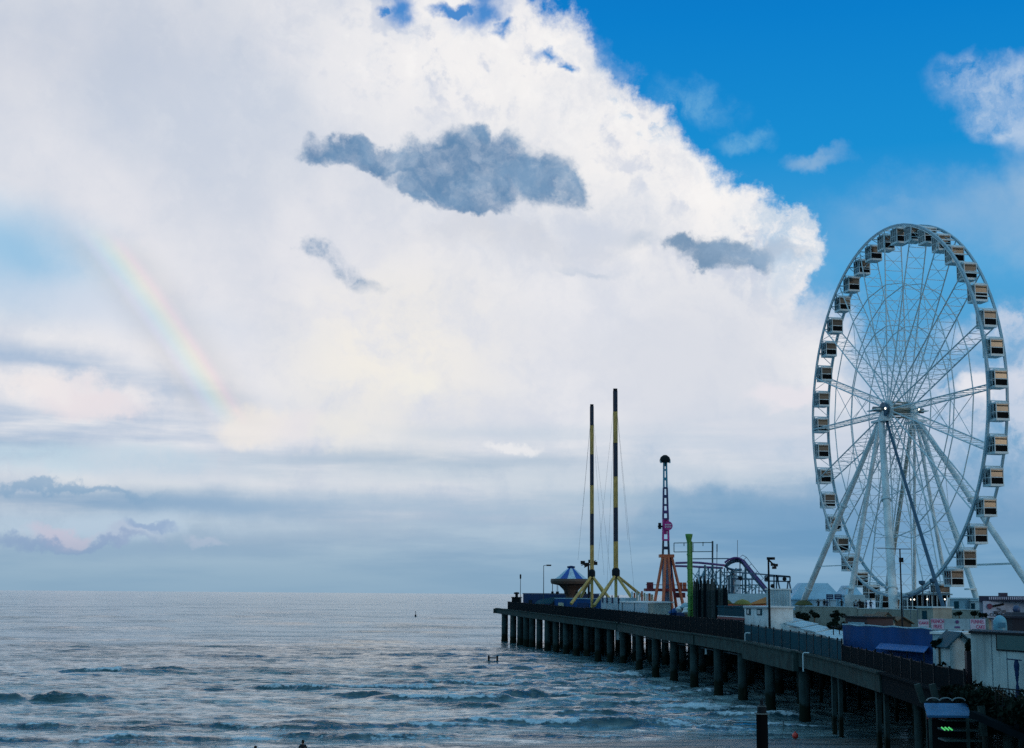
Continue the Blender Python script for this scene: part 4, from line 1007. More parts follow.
for r in (.69, .46):
    for sy in (-1, 1):
        y = sy*(HY+(HWD-HY)*r); ring(WR*r, y, 20, .13, .13, 0).build('brace_ring', spk, wh)
    if r == .69:
        mb = MB()
        for k in range(20):
            for sy in (-1, 1):
                y = sy*(HY+(HWD-HY)*r); mb.beam(cyl_pt(WR*.46, R(18*k), sy*1.6), cyl_pt(WR*.69, R(18*(k+(1 if k % 2 else -1))), y), .07)
                mb.beam(cyl_pt(WR*.25, R(18*k), sy*1.68), cyl_pt(WR*.46, R(18*(k+(1 if k % 2 else -1))), sy*1.6), .06)
        mb.build('cross_brace', spk, wh)
def ytube(y0, y1, r0, r1, mt, name, n=20, par=wh):
    return MB().tube(Vector((0, y0, hz)), Vector((0, y1, hz)), r0, r1, n).build(name, mt, par)
ytube(-4.4, 4.4, .42, .42, mat('axle_steel', (.16, .19, .2), .4, metal=.4), 'axle')
hub = ytube(-1.95, -1.55, 1.5, 1.5, bsteel, 'hub_flange'); ytube(1.55, 1.95, 1.5, 1.5, bsteel, 'hub_flange')
ytube(-1.5, 1.5, .95, .95, mat('hub_drum', (.30, .30, .26), .5, var=.3), 'hub_drum')
mb = MB()
for k in range(10):
    th = 2*pi*k/10; mb.beam(cyl_pt(1.25, th, -1.5), cyl_pt(1.25, th, 1.5), .14)
mb.build('hub_drum_bar', beige, wh)
ytube(-2.75, -2.3, 1.15, 1.15, dsteel, 'bearing_housing'); ytube(2.3, 2.75, 1.0, 1.0, bsteel, 'bearing_housing')
# towers: plates, legs and ties
for sy in (-1, 1):
    MB().box((0, sy*3.0, hz-1.9), (4.4, 1.6, .35)).build('leg_plate', bsteel, wh)
    MB().beam((0, sy*2.9, hz-1.8), (0, sy*2.6, hz-.3), .9, .7, (1, 0, 0)).build('bearing_pedestal', bsteel, wh)
    MB().box((-.2, sy*4.2, hz-.15), (3.4, .8, .14)).build('service_walkway', bsteel, wh)
legs = [(-1.2, -2.9, -21, -9, .62, white), (-.5, -3.1, -2, -9, .52, white), (.5, -3.3, 14, -9, .80, white), (1.3, -2.8, 24, -6, .34, dsteel),  # dark strut: its shade is put into the steel colour
        (1.3, 3.0, 26.5, 9, .62, white), (.2, 3.1, -1.5, 9, .40, white), (.9, 3.1, 7, 9.5, .55, bsteel), (-1.2, 3.0, -24, 8.5, .5, mat('cream_steel', (.42, .44, .40), .45)), (-.6, 3.1, -12, 8, .34, white)]
for b0, a0, b1, a1, r, mm in legs:
    p = Vector((b0, a0, hz-2.0)); q = Vector((b1, a1, 0)); r *= .86; lg = MB().tube(p, q, r*.72, r, 14).build('leg', mm, wh, smooth=True)
    if r > .5:
        for u in (.42, .86):
            c = p.lerp(q, u); d = (q-p).normalized(); MB().tube(c-d*.12, c+d*.12, r*1.18, r*1.18, 14).build('flange', bsteel, lg, smooth=True)
    MB().box((b1, a1, .35), (2*r+.8, 2*r+.8, .7)).build('leg_foot', beige, wh)
def on(i, u): b0, a0, b1, a1, r, mm = legs[i]; return Vector((b0, a0, hz-2)).lerp(Vector((b1, a1, 0)), u)
MB().beam(on(0, .74), on(1, .74), .16).build('tie_beam', bsteel, wh); MB().beam(on(4, .74), on(6, .74), .3).build('tie_beam', bsteel, wh)
for i, u in ((1, .86), (6, .86)):
    p = on(i, u); MB().box(p+Vector((0, -.5, 0)), (1.4, 1.4, .25)).build('service_walkway', bsteel, wh)
for y in (-2.95, 2.95):
    MB().lathe((1.35, y, hz), [(.07, -.16), (.12, -.06), (.12, .06), (.03, .16)], 10).build('lamp', lampm, wh)
# drive tyres and station canopy beside the lowest gondola
mb = MB()
for sx in (-3.4, 3.4):
    mb.beam((sx, -2.6, 0), (sx, -2.2, 3.4), .35); mb.beam((sx, 2.6, 0), (sx, 2.2, 3.4), .35); mb.box((sx, 0, .6), (.5, 4.6, .5))
mb.build('drive_frame', bsteel, wh)

# ------------------------------------------------------------------ gondolas
def gondola(label):
    t = thing('gondola', label, 'gondola', (0, 0, 0), 'enclosed gondolas hanging round the big wheel', WA)
    X, Y_, zt, zb = 1.04, .98, -.52, -2.72
    mb = MB(); w = .11
    for x in (-X, X):
        for y in (-Y_, Y_): mb.box((x, y, (zt+zb)/2), (w, w, zt-zb))
    for z in (zt, zb+.1, (zt+zb)/2-.02):
        for x in (-X, X): mb.box((x, 0, z), (w-.01, 2*Y_, w*.9))
        for y in (-Y_, Y_): mb.box((0, y, z), (2*X, w-.01, w*.9))
    for y in (-Y_, Y_):
        for x in (-.36, .36): mb.box((x, y, (zt+zb)/2), (.07, .07, zt-zb))
    mb.build('frame', white, t)
    MB().add([(x*(X+.08)*s, y*(Y_+.08)*s, z) for z, s in ((zt, 1), (zt+.16, 1), (zt+.34, .7)) for x, y in ((-1, -1), (1, -1), (1, 1), (-1, 1))],
             [(3, 2, 1, 0), (8, 9, 10, 11)]+[(4*k+i, 4*k+(i+1) % 4, 4*k+4+(i+1) % 4, 4*k+4+i) for k in (0, 1) for i in range(4)]).build('roof', white, t)
    MB().box((0, 0, zb-.05), (2*X+.12, 2*Y_+.12, .26)).build('floor', bsteel, t)
    zm = (zt+zb)/2
    for sx in (-1, 1):
        MB().box((sx*(X-.03), 0, (zt+zm)/2), (.03, 2*Y_-.16, zt-zm-.13)).build('upper_window', coat, t)
        MB().box((sx*(X+.0), 0, zt-.27), (.03, 2*Y_-.22, .2)).build('top_strip', brown, t)  # brown strip across the top of the upper window
        MB().box((sx*(X-.03), 0, (zm+zb)/2), (.03, 2*Y_-.16, zm-zb-.16)).build('lower_window', glass_dark, t)
    for sy in (-1, 1): MB().box((0, sy*(Y_-.02), zm), (2*X-.1, .02, zt-zb-.1)).build('side_glass', clear, t)
    mb = MB()
    for x in (-.62, .62): mb.box((x, 0, zb+.42), (.4, 1.7, .12)); mb.box((x+math.copysign(.2, x), 0, zb+.7), (.1, 1.7, .5))
    mb.build('bench', cloth_d, t)
    mb = MB()
    mb.tube((0, -HWD+.1, 0), (0, HWD-.1, 0), .09); 
    for y in (-Y_-.14, Y_+.14): mb.beam((0, y, .06), (0, y, zt+.1), .12, .3); mb.beam((-.5, y*.95, zt+.12), (.5, y*.95, zt+.12), .1)
    mb.build('hanger', bsteel, t)
    return t
ordn = ['', 'first', 'second', 'third', 'fourth', 'fifth', 'sixth', 'seventh', 'eighth', 'ninth', 'tenth', 'eleventh', 'twelfth', 'thirteenth', 'fourteenth', 'fifteenth', 'sixteenth', 'seventeenth', 'eighteenth', 'nineteenth', 'twentieth']
proto = None
for k in range(40):
    th = 90-4.5-9*k if k < 20 else 90+4.5+9*(k-20)
    n = k+1 if k < 20 else k-19
    side = 'nearer right-hand' if k < 20 else 'farther left-hand'
    where = f'{ordn[n]} from the wheel\'s top down its {side} side' if n < 20 else f'lowest one on the wheel\'s {side} side'
    if proto is None: proto = gondola('x'); o = proto
    else: o = copy_tree(proto)
    o['label'] = 'white framed gondola, '+where
    o.location = Vector((WX+math.cos(WA)*WR*math.cos(R(th)), WY+math.sin(WA)*WR*math.cos(R(th)), HUB+WR*math.sin(R(th))))
    o.rotation_euler = (0, 0, WA)

# ------------------------------------------------------------------ people
def person(label, loc, rz, pose, cols, scale=1., group=None, hat=False):
    """one skinned body; pose picks the arm and leg angles"""
    h = {}
    la, ra_, st = pose
    J = dict(pel=(0, 0, .95), spine=(0, 0, 1.18), chest=(0, .01, 1.36), neck=(0, .0, 1.5), head0=(0, -.02, 1.58), head1=(0, -.02, 1.72),
             shl=(.18, 0, 1.42), ell=(.26+.05*la, -.03-.12*la, 1.15+.1*la), hal=(.26-.02*la, -.12-.22*la, .92+.25*la), fil=(.25-.02*la, -.17-.27*la, .84+.28*la),
             shr=(-.18, 0, 1.42), elr=(-.26-.05*ra_, -.03-.12*ra_, 1.15+.1*ra_), har=(-.26+.02*ra_, -.12-.22*ra_, .92+.25*ra_), fir=(-.25+.02*ra_, -.17-.27*ra_, .84+.28*ra_),
             hpl=(.1, 0, .9), knl=(.11, -.05-.14*st, .5), anl=(.12, .03-.10*st, .09), tol=(.13, -.15-.12*st, .035),
             hpr=(-.1, 0, .9), knr=(-.11, -.05+.1*st, .5), anr=(-.12, .03+.22*st, .09), tor=(-.13, -.15+.12*st, .035))
    E = [('pel', 'spine'), ('spine', 'chest'), ('chest', 'neck'), ('neck', 'head0'), ('head0', 'head1'), ('chest', 'shl'), ('shl', 'ell'), ('ell', 'hal'), ('hal', 'fil'), ('chest', 'shr'), ('shr', 'elr'), ('elr', 'har'), ('har', 'fir'),
         ('pel', 'hpl'), ('hpl', 'knl'), ('knl', 'anl'), ('anl', 'tol'), ('pel', 'hpr'), ('hpr', 'knr'), ('knr', 'anr'), ('anr', 'tor')]
    RD = dict(pel=.145, spine=.13, chest=.15, neck=.06, head0=.085, head1=.09, shl=.075, ell=.05, hal=.036, fil=.03, shr=.075, elr=.05, har=.036, fir=.03, hpl=.1, knl=.066, anl=.045, tol=.04, hpr=.1, knr=.066, anr=.045, tor=.04)
    ks = list(J); me = bpy.data.meshes.new('body'); me.from_pydata([J[k] for k in ks], [(ks.index(a), ks.index(b)) for a, b in E], [])
    ob = bpy.data.objects.new('body', me); COL.objects.link(ob)
    sk = ob.modifiers.new('s', 'SKIN'); ss = ob.modifiers.new('u', 'SUBSURF'); ss.levels = ss.render_levels = 1
    for k, v in zip(ks, me.skin_vertices[0].data): v.radius = (RD[k], RD[k]*(.8 if k in ('pel', 'spine', 'chest') else 1)); v.use_root = (k == 'pel')
    bpy.context.view_layer.update()
    ev = ob.evaluated_get(bpy.context.evaluated_depsgraph_get()); m2 = bpy.data.meshes.new_from_object(ev)
    ob.modifiers.clear(); ob.data = m2; m2.materials.clear()
    for mm in (skin,)+cols: m2.materials.append(mm)
    for f in m2.polygons:
        z = f.center.z; f.use_smooth = True
        f.material_index = 2 if z < .96 and abs(f.center.x) < .21 and z > .06 else (1 if .96 <= z < 1.49 and not (abs(f.center.x) > .2 and z < 1.15) else 0)
        if z <= .06: f.material_index = 2
    t = ob; t.name = 'person'; t.location = loc; t.rotation_euler = (0, 0, rz); t.scale = (scale,)*3
    tag(t, label, 'person', group)
    mb = MB(); mb.lathe((0, 0, 0), [(.06, -.13), (.098, -.06), (.104, .03), (.08, .085), (.02, .11)], 10)
    hr = mb.build('hair', hairm); hr.parent = t; hr.location = (0, .012, 1.70)
    mb = MB(); mb.add([(-.012, 0, .02), (.012, 0, .02), (.016, 0, -.03), (-.016, 0, -.03), (0, -.03, -.025)], [(0, 1, 4), (1, 2, 4), (2, 3, 4), (3, 0, 4), (3, 2, 1, 0)])
    ns = mb.build('nose', skin); ns.parent = t; ns.location = (0, -.102, 1.64)
    return t
pc = [(cloth_d, cloth_d), (cloth_b, cloth_d), (cloth_w, cloth_b), (cloth_d, cloth_b)]
spots = [(818.5, 0), (824.5, 3), (827, 1), (842, 0), (856, 2), (860, 0), (866.5, 1), (871, 3)]
desc = ['person in dark clothes standing leftmost on the wheel platform by the pale tent', 'person in a dark top beside the ticket booth\'s left edge on the wheel platform', 'person in blue waiting just left of the two dark notice boards', 'person in dark clothes right beside the two dark notice boards',
        'person in a pale shirt standing left of a couple on the platform', 'person in black on the platform between the pale shirt and the gondolas', 'person in blue waiting below the low left gondolas of the wheel', 'person rightmost in the waiting group beside the wheel\'s gondolas']
for i, (px, c) in enumerate(spots):
    p = a+nn*(2.4+random.uniform(0, 3)); 
    best = min((abs(proj(a+dd*s_+nn*(2.2+(i % 3)*1.1)+Vector((0, 0, .9)))[0]-px), s_) for s_ in np.arange(0, 40, .1))
    q = a+dd*best[1]+nn*(2.2+(i % 3)*1.1)
    person(desc[i], (q.x, q.y, 9.75), random.uniform(-1, 1), (random.random(), random.random(), random.random()*.6), pc[c], random.uniform(.94, 1.03), 'people waiting on the wheel platform')
pz = .35
q = PZ(303, 741, pz+1.72); person('person in dark clothes standing at the water\'s edge, nearer the breakers, seen from behind', (q.x, q.y, pz), R(188), (.2, .1, .1), (cloth_d, cloth_b), 1.0, 'people at the water\'s edge')
q = PZ(255.5, 747, pz+1.72); person('person in dark clothes only whose head shows at the frame\'s bottom edge', (q.x, q.y, pz), R(170), (.4, .2, .2), (cloth_d, cloth_d), 1.0, 'people at the water\'s edge')

# ------------------------------------------------------------------ tents and stands on the deck
def tent(pa, pb, py_eave, py_peak, Y, label, mt, zb=None, depth=9):
    zb = PT if zb is None else zb
    A = G(pa, Y, zb); B = G(pb, Y, zb); w = (B-A).length; ze = ZH(py_eave, Y, (pa+pb)/2); zp = ZH(py_peak, Y, (pa+pb)/2)
    t = thing('tent', label, 'tent', ((A.x+B.x)/2, Y+depth/2, zb))
    x0, x1, y0, y1 = A.x, B.x, Y, Y+depth; xm, ym = (x0+x1)/2, (y0+y1)/2
    MB().prism([(x0+.2, y0+.2), (x1-.2, y0+.2), (x1-.2, y1-.2), (x0+.2, y1-.2)], zb, ze+.1).build('wall', mt, t)
    mb = MB(); ring_ = []
    for s_, z in ((1.02, ze), (1.02, ze+.22), (.76, ze+(zp-ze)*.5), (.62, ze+(zp-ze)*.78), (.5, zp)):
        ring_ += [(xm+(x-xm)*s_, ym+(y-ym)*s_, z) for x, y in ((x0, y0), (x1, y0), (x1, y1), (x0, y1))]
    mb.add(ring_, [(4*k+i, 4*k+(i+1) % 4, 4*k+4+(i+1) % 4, 4*k+4+i) for k in range(4) for i in range(4)]+[(3, 2, 1, 0), (16, 17, 18, 19)]); mb.build('roof', mt, t)
    return t
paleblue = mat('pale_blue_canvas', (.32, .56, .72), .6, var=.1)
tent(792, 844, 600, 583, 286, 'wide pale blue marquee behind the two dark notice boards', paleblue)
tent(846, 863, 596, 585.5, 272, 'pale blue marquee seen between two of the wheel\'s white legs', paleblue)
q = a+dd*9+nn*4.8
t = thing('ticket_booth', 'white ticket booth with two dark doorways on the wheel platform', 'booth', (q.x, q.y, 9.75))
MB().box((q.x, q.y, 9.75+1.25), (3.1, 2, 2.5), WA+R(63)).build('wall', white, t)
f2 = [(q.x-1.5, q.y-.35-1.0), (q.x+1.5, q.y-.35-1.02)]
for u in (.28, .6): panel(f2[0], f2[1], u, u+.22, 9.8, 11.2, 'door', black, t, .35)
for px in (829.8, 838):
    Y = q.y-2.0; p = P(px, 596.7, Y); o = MB().box(p, (1.1, .1, .75)).build('notice_board', navy, loc=p)
    tag(o, 'dark blue notice board with pale lines on the platform, '+('left' if px < 832 else 'right')+'-hand of the two', 'notice board', 'two notice boards above the ticket booth')
    mb = MB(); mb.box(p+Vector((0, -.07, .15)), (.8, .03, .08)); mb.box(p+Vector((0, -.07, -.1)), (.8, .03, .08)); mb.build('pale_line', sky_blue, o)
    MB().beam(p+Vector((0, .1, -.3)), (p.x, p.y+.1, 9.75), .08).build('post', black, o)
# awning row
aw = [(772, 618.5, 792, 623.5, 166), (786, 622.5, 807, 627.5, 159), (800, 627, 822, 632, 152), (815, 631.5, 835, 637, 145.5), (826, 635, 845, 642, 140)]
for i, (x0, y0, x1, y1, Y) in enumerate(aw):
    A = P(x0, y0+1.5, Y+2); B = P(x1, y1+1.0, Y-4); B = A.lerp(B, .72); back = Vector((2.0, .4, .38)); 
    t = thing('awning_stall', 'white sloping awning stall, '+['farthest of the row beside the white annex', 'second from the annex in the row', 'middle one of the row of five', 'second from the blue hoarding in the row', 'nearest of the row, beside the blue hoarding'][i], 'stall', ((A.x+B.x)/2, (A.y+B.y)/2, deckz(Y)), 'row of white awning stalls')
    MB().slab([A, B, B+back, A+back], .12).build('awning', mat('awning_white', (.50, .62, .68), .6), t)
    mb = MB(); d_ = (B-A); mb.prism([(A.x+.1, A.y), (B.x+.1, B.y), (B.x+.35, B.y), (A.x+.35, A.y)], deckz(Y), min(A.z, B.z)-.13); mb.build('counter_wall', white, t)
    mb = MB()
    for p in (A+back, B+back): mb.beam(p-Vector((0, 0, .1)), (p.x, p.y, deckz(Y)), .12)
    mb.build('post', black, t)
# small trees in tubs
def leafball(c, r, n, flat=.8, seed=0, size=.16):
    rr = np.random.default_rng(seed); mb = MB(); cs = [(rr.normal(0, .45, 3), rr.uniform(.35, .62)) for _ in range(7)]
    for k in range(n):
        cc, cr_ = cs[k % 7]; d = rr.normal(0, 1, 3); d /= np.linalg.norm(d); p = (cc+d*cr_*rr.uniform(.55, 1.08))*r; p[2] *= flat
        u = rr.normal(0, 1, 3); u /= np.linalg.norm(u); w = np.cross(u, rr.normal(0, 1, 3)); w /= np.linalg.norm(w); s_ = size*rr.uniform(.6, 1.3)
        q = np.array(c)+p; mb.add([q-u*s_, q-w*s_*.5, q+u*s_, q+w*s_*.5], [(0, 1, 2, 3)])
    return mb
def tubtree(px, ytop, ybot, Y, r, label, seed, group='small round trees in tubs', n=420, tub=True):
    z0 = deckz(Y); b0 = G(px, Y, z0); zc = ZH((ytop+ybot)/2, Y, px)
    t = thing('potted_tree', label, 'tree', b0, group)
    MB().tube((b0.x, b0.y, z0+.3), (b0.x, b0.y, zc), .09, .06, 7).build('trunk', brown, t)
    leafball((b0.x, b0.y, zc), r, n, .72, seed, .17*r+.06).build('crown', leafm, t)
    if tub: MB().lathe((b0.x, b0.y, z0), [(.35, 0), (.5, .7), (.55, .75), (.42, .72)], 12).build('tub', black, t)
    return t
tubtree(783, 611.5, 617.5, 172, .62, 'low round dark bush against the white annex', 1)
tubtree(815, 612.5, 618.5, 168, .55, 'small round dark tree above the second awning from the annex', 2)
tubtree(837.5, 612.5, 619.5, 158, .6, 'upper round dark tree standing by the left end of the blue hoarding', 3)
tubtree(838, 620, 630, 150, .75, 'larger dark tree just left of the blue hoarding, lower of the two', 4)
tubtree(804, 613.5, 618.5, 176, .9, 'dark reddish bushy tree behind the awnings, widest of the bushes', 5)
for k, (px, Y) in enumerate(((834, 143), (840, 142), (846, 141.5))):
    q = G(px, Y, deckz(Y)); z0 = ZH(637, Y, px)
    t = thing('stool', ['left', 'middle', 'right'][k]+' one of three dark high stools under the last white awning', 'stool', q, 'high stools')
    MB().lathe(q, [(.3, 0), (.3, .04), (.06, .08), (.05, z0-q.z+.9), (.26, z0-q.z+.95), (.26, z0-q.z+1.05)], 10).build('seat', black, t)
parasol(804, 600, 250, 1.6, mat('olive_cloth', (.12, .11, .03), .8), 'olive parasol below the leftmost tent', PT)

# kiosks before the platform
def gable(px0, px1, ye, yp, Y, depth, label, wall, roof_):
    zb = deckz(Y); A = G(px0, Y, zb); B = G(px1, Y, zb); xm = (A.x+B.x)/2; ze = ZH(ye, Y, px0); zp = ZH(yp, Y, px0)
    t = thing('kiosk', label, 'kiosk', (xm, Y+depth/2, zb))
    mb = MB(); vs = []
    for y in (Y, Y+depth): vs += [(A.x, y, zb), (B.x, y, zb), (B.x, y, ze), (xm, y, zp), (A.x, y, ze)]
    mb.add(vs, [(0, 1, 2, 3, 4), (9, 8, 7, 6, 5), (0, 5, 6, 1), (1, 6, 7, 2), (2, 7, 8, 3), (3, 8, 9, 4), (4, 9, 5, 0)]); mb.build('wall', wall, t)
    mb = MB()
    for s_ in (-1, 1):
        x1 = xm+s_*((B.x-A.x)/2+.3); dz = (zp-ze)/((B.x-A.x)/2)*.3
        mb.slab([(xm, Y-.3, zp+.1), (xm, Y+depth+.2, zp+.1), (x1, Y+depth+.2, ze-dz+.1), (x1, Y-.3, ze-dz+.1)], .09)
    mb.build('roof', roof_, t); return t, A, B
t, A, B = gable(881, 896, 620, 613, 150, 4, 'small beige gabled kiosk above the blue hoarding', mat('beige_board', (.40, .40, .34), .7), brown)
gable(869, 881.5, 621, 615, 156, 4, 'brown-roofed hut beside the beige gabled kiosk', mat('brown_board', (.10, .07, .05), .8), brown)
gable(896, 912, 622.5, 617.5, 160, 4, 'low dark brown hut right of the beige gabled kiosk', mat('brown_board', (.10, .07, .05), .8), brown)
f = quadfoot(846, 152, 868, 148, 3); t = house('snack_counter', 'long dark counter stand with a pale front left of the brown huts', 'counter', f, mat('dark_red_board', (.06, .03, .035), .7), black, z1=ZH(618, 150, 857)); panel(f[0], f[1], .15, .9, ZH(626, 150), ZH(621, 150), 'front_panel', sky_blue, t)
# blue tarpaulin hoarding
Y0, Y1 = 130, 114
f = quadfoot(843.5, Y0, 933.5, Y1, 5); za, zc_ = ZH(625, Y0, 843), ZH(629.5, Y1, 933)
t = thing('blue_hoarding', 'long royal blue tarpaulin hoarding with a lighter awning along the pier fence', 'hoarding', (f[0][0], f[0][1], deckz(Y0)))
mb = MB(); N = 60; top = []; bot = []
for k in range(N+1):
    u = k/N; p = face_pt(f[0], f[1], u, 0); zt_ = za+(zc_-za)*u+.05*math.sin(u*23); w = .018*math.sin(u*61)+.02*math.sin(u*37+1)
    top.append((p.x, p.y, zt_)); bot.append((p.x+w, p.y+w, deckz(115)))
vs = top+bot; fs = [(k, k+1, N+2+k, N+1+k) for k in range(N)]
vs2 = [(x+.12, y+.5, z) for x, y, z in vs]; n_ = len(vs)
fs2 = [tuple(i+n_ for i in f_[::-1]) for f_ in fs]+[(k, k+n_, k+1+n_, k+1) for k in range(N)]+[(0, N+1, N+1+n_, n_), (N, N+n_, 2*N+1+n_, 2*N+1)]
mb.add(vs+vs2, fs+fs2); mb.build('tarpaulin', blue, t, smooth=True)
mb = MB(); mb.path([Vector(p)+Vector((0, .1, .05)) for p in top[::6]], .07); mb.build('top_rail', sky_blue, t)
p0 = face_pt(f[0], f[1], .46, ZH(643.5, 121, 885)); p1 = face_pt(f[0], f[1], .97, ZH(646, 115, 930))
MB().slab([p0+Vector((-.1, -.1, 0)), p1+Vector((-.1, -.1, 0)), p1+Vector((-.8, -1.1, -.42)), p0+Vector((-.8, -1.1, -.42))], .06).build('awning', midblue, t)
mb = MB()
for u in (.15, .3, .46, .63, .8, .97): p = face_pt(f[0], f[1], u, 0); mb.beam((p.x-.75, p.y-1, deckz(118)), (p.x-.75, p.y-1, ZH(649.5, 117, 900)-.1), .09)
mb.build('post', black, t)
# signs of the funnel cake stand
def textobj(body, size, loc, rz, mt, parent, name='lettering', align='CENTER', ext=.015):
    cu_ = bpy.data.curves.new(name, 'FONT'); cu_.body = body; cu_.size = size; cu_.align_x = align; cu_.align_y = 'CENTER'; cu_.extrude = ext; cu_.space_character = 1.05; cu_.offset = .012*size
    ob = bpy.data.objects.new(name, cu_); COL.objects.link(ob); bpy.context.view_layer.update()
    me = bpy.data.meshes.new_from_object(ob.evaluated_get(bpy.context.evaluated_depsgraph_get())); bpy.data.objects.remove(ob)
    me.materials.clear(); me.materials.append(mt); o = bpy.data.objects.new(name, me); COL.objects.link(o)
    o.parent = parent; o.location = Vector(loc)-Vector(OFF[parent.name]); o.rotation_euler = (pi/2, 0, rz)
    return o
Ys = 142
def signboard(pa, pb, yt, yb, Y, name, label, cat, mt, depth=.15):
    A = P(pa, (yt+yb)/2, Y); B = P(pb, (yt+yb)/2, Y); zt_, zb_ = ZH(yt, Y, (pa+pb)/2), ZH(yb, Y, (pa+pb)/2)
    c = Vector(((A.x+B.x)/2, Y, (zt_+zb_)/2)); t = thing(name, label, cat, c)
    MB().box(c, (B.x-A.x, depth, zt_-zb_)).build('board', mt, t)
    return t, c, B.x-A.x, zt_-zb_
lil = mat('lilac_white', (.55, .52, .66), .5)
t, c, w, h = signboard(931, 985, 618.8, 629.6, Ys, 'food_sign', 'long white fascia sign lettered FUNNEL CAKE in pink above the white wall', 'sign', sky_blue)
for u, s_, tx in ((-.385, .23, ('FRENCH', 'FRIES')), (.36, .28, ('FUNNEL', 'CAKE'))):
    pl = MB().box((c.x+u*w, c.y-.1, c.z), (w*s_, .05, h*.96)).build('lettered_panel', lil, t)
    for k in (0, 1): textobj(tx[k], .50, (c.x+u*w+(0 if u < 0 else (.0, .25)[k]), c.y-.135, c.z+(.25, -.25)[k]), 0, pink, pl).scale = (.66, 1, 1)
mb = MB(); mb.tube((c.x-.02*w, c.y-.1, c.z+.22), (c.x-.02*w, c.y-.14, c.z+.22), .17, .17, 12); mb.box((c.x-.02*w, c.y-.12, c.z-.28), (.5, .05, .16)); mb.build('emblem', purple, t)
mb = MB()
for s_ in (-.48, -.2, .1, .48): mb.beam((c.x+s_*w, c.y+.2, c.z-h*.4), (c.x+s_*w, c.y+.2, deckz(Ys)), .12)
mb.build('post', black, t)
t, c, w, h = signboard(918.3, 928.7, 619.5, 629.5, Ys, 'menu_sign', 'small square lilac menu sign left of the long pink-lettered fascia', 'sign', lil)
textobj('CAKE', .36, (c.x, c.y-.1, c.z+.14), 0, pink, t); MB().box((c.x, c.y-.09, c.z-.2), (w*.66, .03, .14)).build('text_line', sky_blue, t)
MB().beam((c.x, c.y+.2, c.z-.3), (c.x, c.y+.2, deckz(Ys)), .12).build('post', black, t)
f = quadfoot(911, 145, 985, 143.5, 4); house('food_stand', 'pale blue food stand carrying the long pink-lettered fascia sign', 'stand', f, sky_blue, white, z1=ZH(631, 144, 950))
# clutter of booths between the sign and the wheel
bt = [(919, 934, 608, 168, beige, 'beige plant box of a building under the lit lamps'), (951, 966, 599, 205, sky_blue, 'pale blue square cabin right of the wheel\'s station'), (969, 981, 601, 204, white, 'white pedestal block under the right-hand wheel leg')]
for x0, x1, yt, Y, mm, lb_ in bt:
    f = quadfoot(x0, Y+1, x1, Y-1, 3); zt_ = ZH(yt, Y, x0); t = house('cabin', lb_, 'cabin', f, mm, bsteel, z1=zt_)
    panel(f[0], f[1], .3, .6, zt_-1.6, zt_-.3, 'hatch', teal, t)
t = thing('control_station', 'glazed station hall under the wheel with small lit lamps', 'station', G(922, 214, PT))
A = G(908, 216, PT); B = G(948, 212, PT); zt_ = ZH(595, 214, 925)
MB().prism([(A.x, A.y), (B.x, B.y), (B.x+2, B.y+5), (A.x+2, A.y+5)], PT+.05, PT+.9).build('wall', teal, t)
MB().prism([(A.x-.3, A.y-.4), (B.x+.3, B.y-.4), (B.x+2.4, B.y+5.3), (A.x+1.6, A.y+5.3)], zt_, zt_+.22).build('roof', mat('grey_blue_trim', (.2, .27, .31), .5), t)
mb = MB()
for k in range(9): p = A.lerp(B, k/8); mb.beam((p.x, p.y, PT), (p.x, p.y, zt_), .13)
for zz in (PT+.95, PT+1.7): mb.beam((A.x, A.y, zz), (B.x, B.y, zz), .09)
mb.build('frame', white, t)
MB().prism([(A.x+.2, A.y+.1), (B.x-.2, B.y+.1), (B.x-.2, B.y+.13), (A.x+.2, A.y+.13)], PT+.9, zt_).build('pane', glass_dark, t)
for px, py in ((910.5, 599.5), (914.3, 599.5), (927.3, 599.2), (944.8, 599.3)):
    p = P(px, py, 211.3 if px > 930 else 213.5); o = MB().lathe(p, [(.03, -.1), (.09, -.05), (.1, .01), (.05, .08), (.015, .1)], 10).build('bulb', lampm, t)
# curved guard rail sweeping up beside the station
mb = MB(); pts = [P(x, y, 207) for x, y in ((903, 597), (910, 596.5), (917, 593.5), (923, 590), (929, 587.5))]; mb.path(pts, .14, 8)
t = thing('guard_rail', 'curved dark rail sweeping up to the station roof under the wheel', 'rail', Vector((pts[0].x, 207, PT))); mb.build('rail', dsteel, t)
mb = MB()
for p in pts: mb.beam(p, (p.x, p.y, PT), .07)
mb.build('post', dsteel, t)
for px, py, Y, lb_ in ((933, 581, 209, 'dark satellite-like lamp on a post left of the low right gondola'), (922, 583, 211, 'smaller faint lamp on a thin post over the station roof')):
    p = P(px, py, Y); t = thing('spot_lamp', lb_, 'lamp', (p.x, p.y, PT)); MB().tube((p.x, p.y, PT), p, .06).build('pole', polem, t)
    mb = MB(); mb.lathe(p, [(.05, -.4), (.45, -.1), (.5, .3), (.1, .35)], 10); mb.build('head', dsteel, t)
mb = None
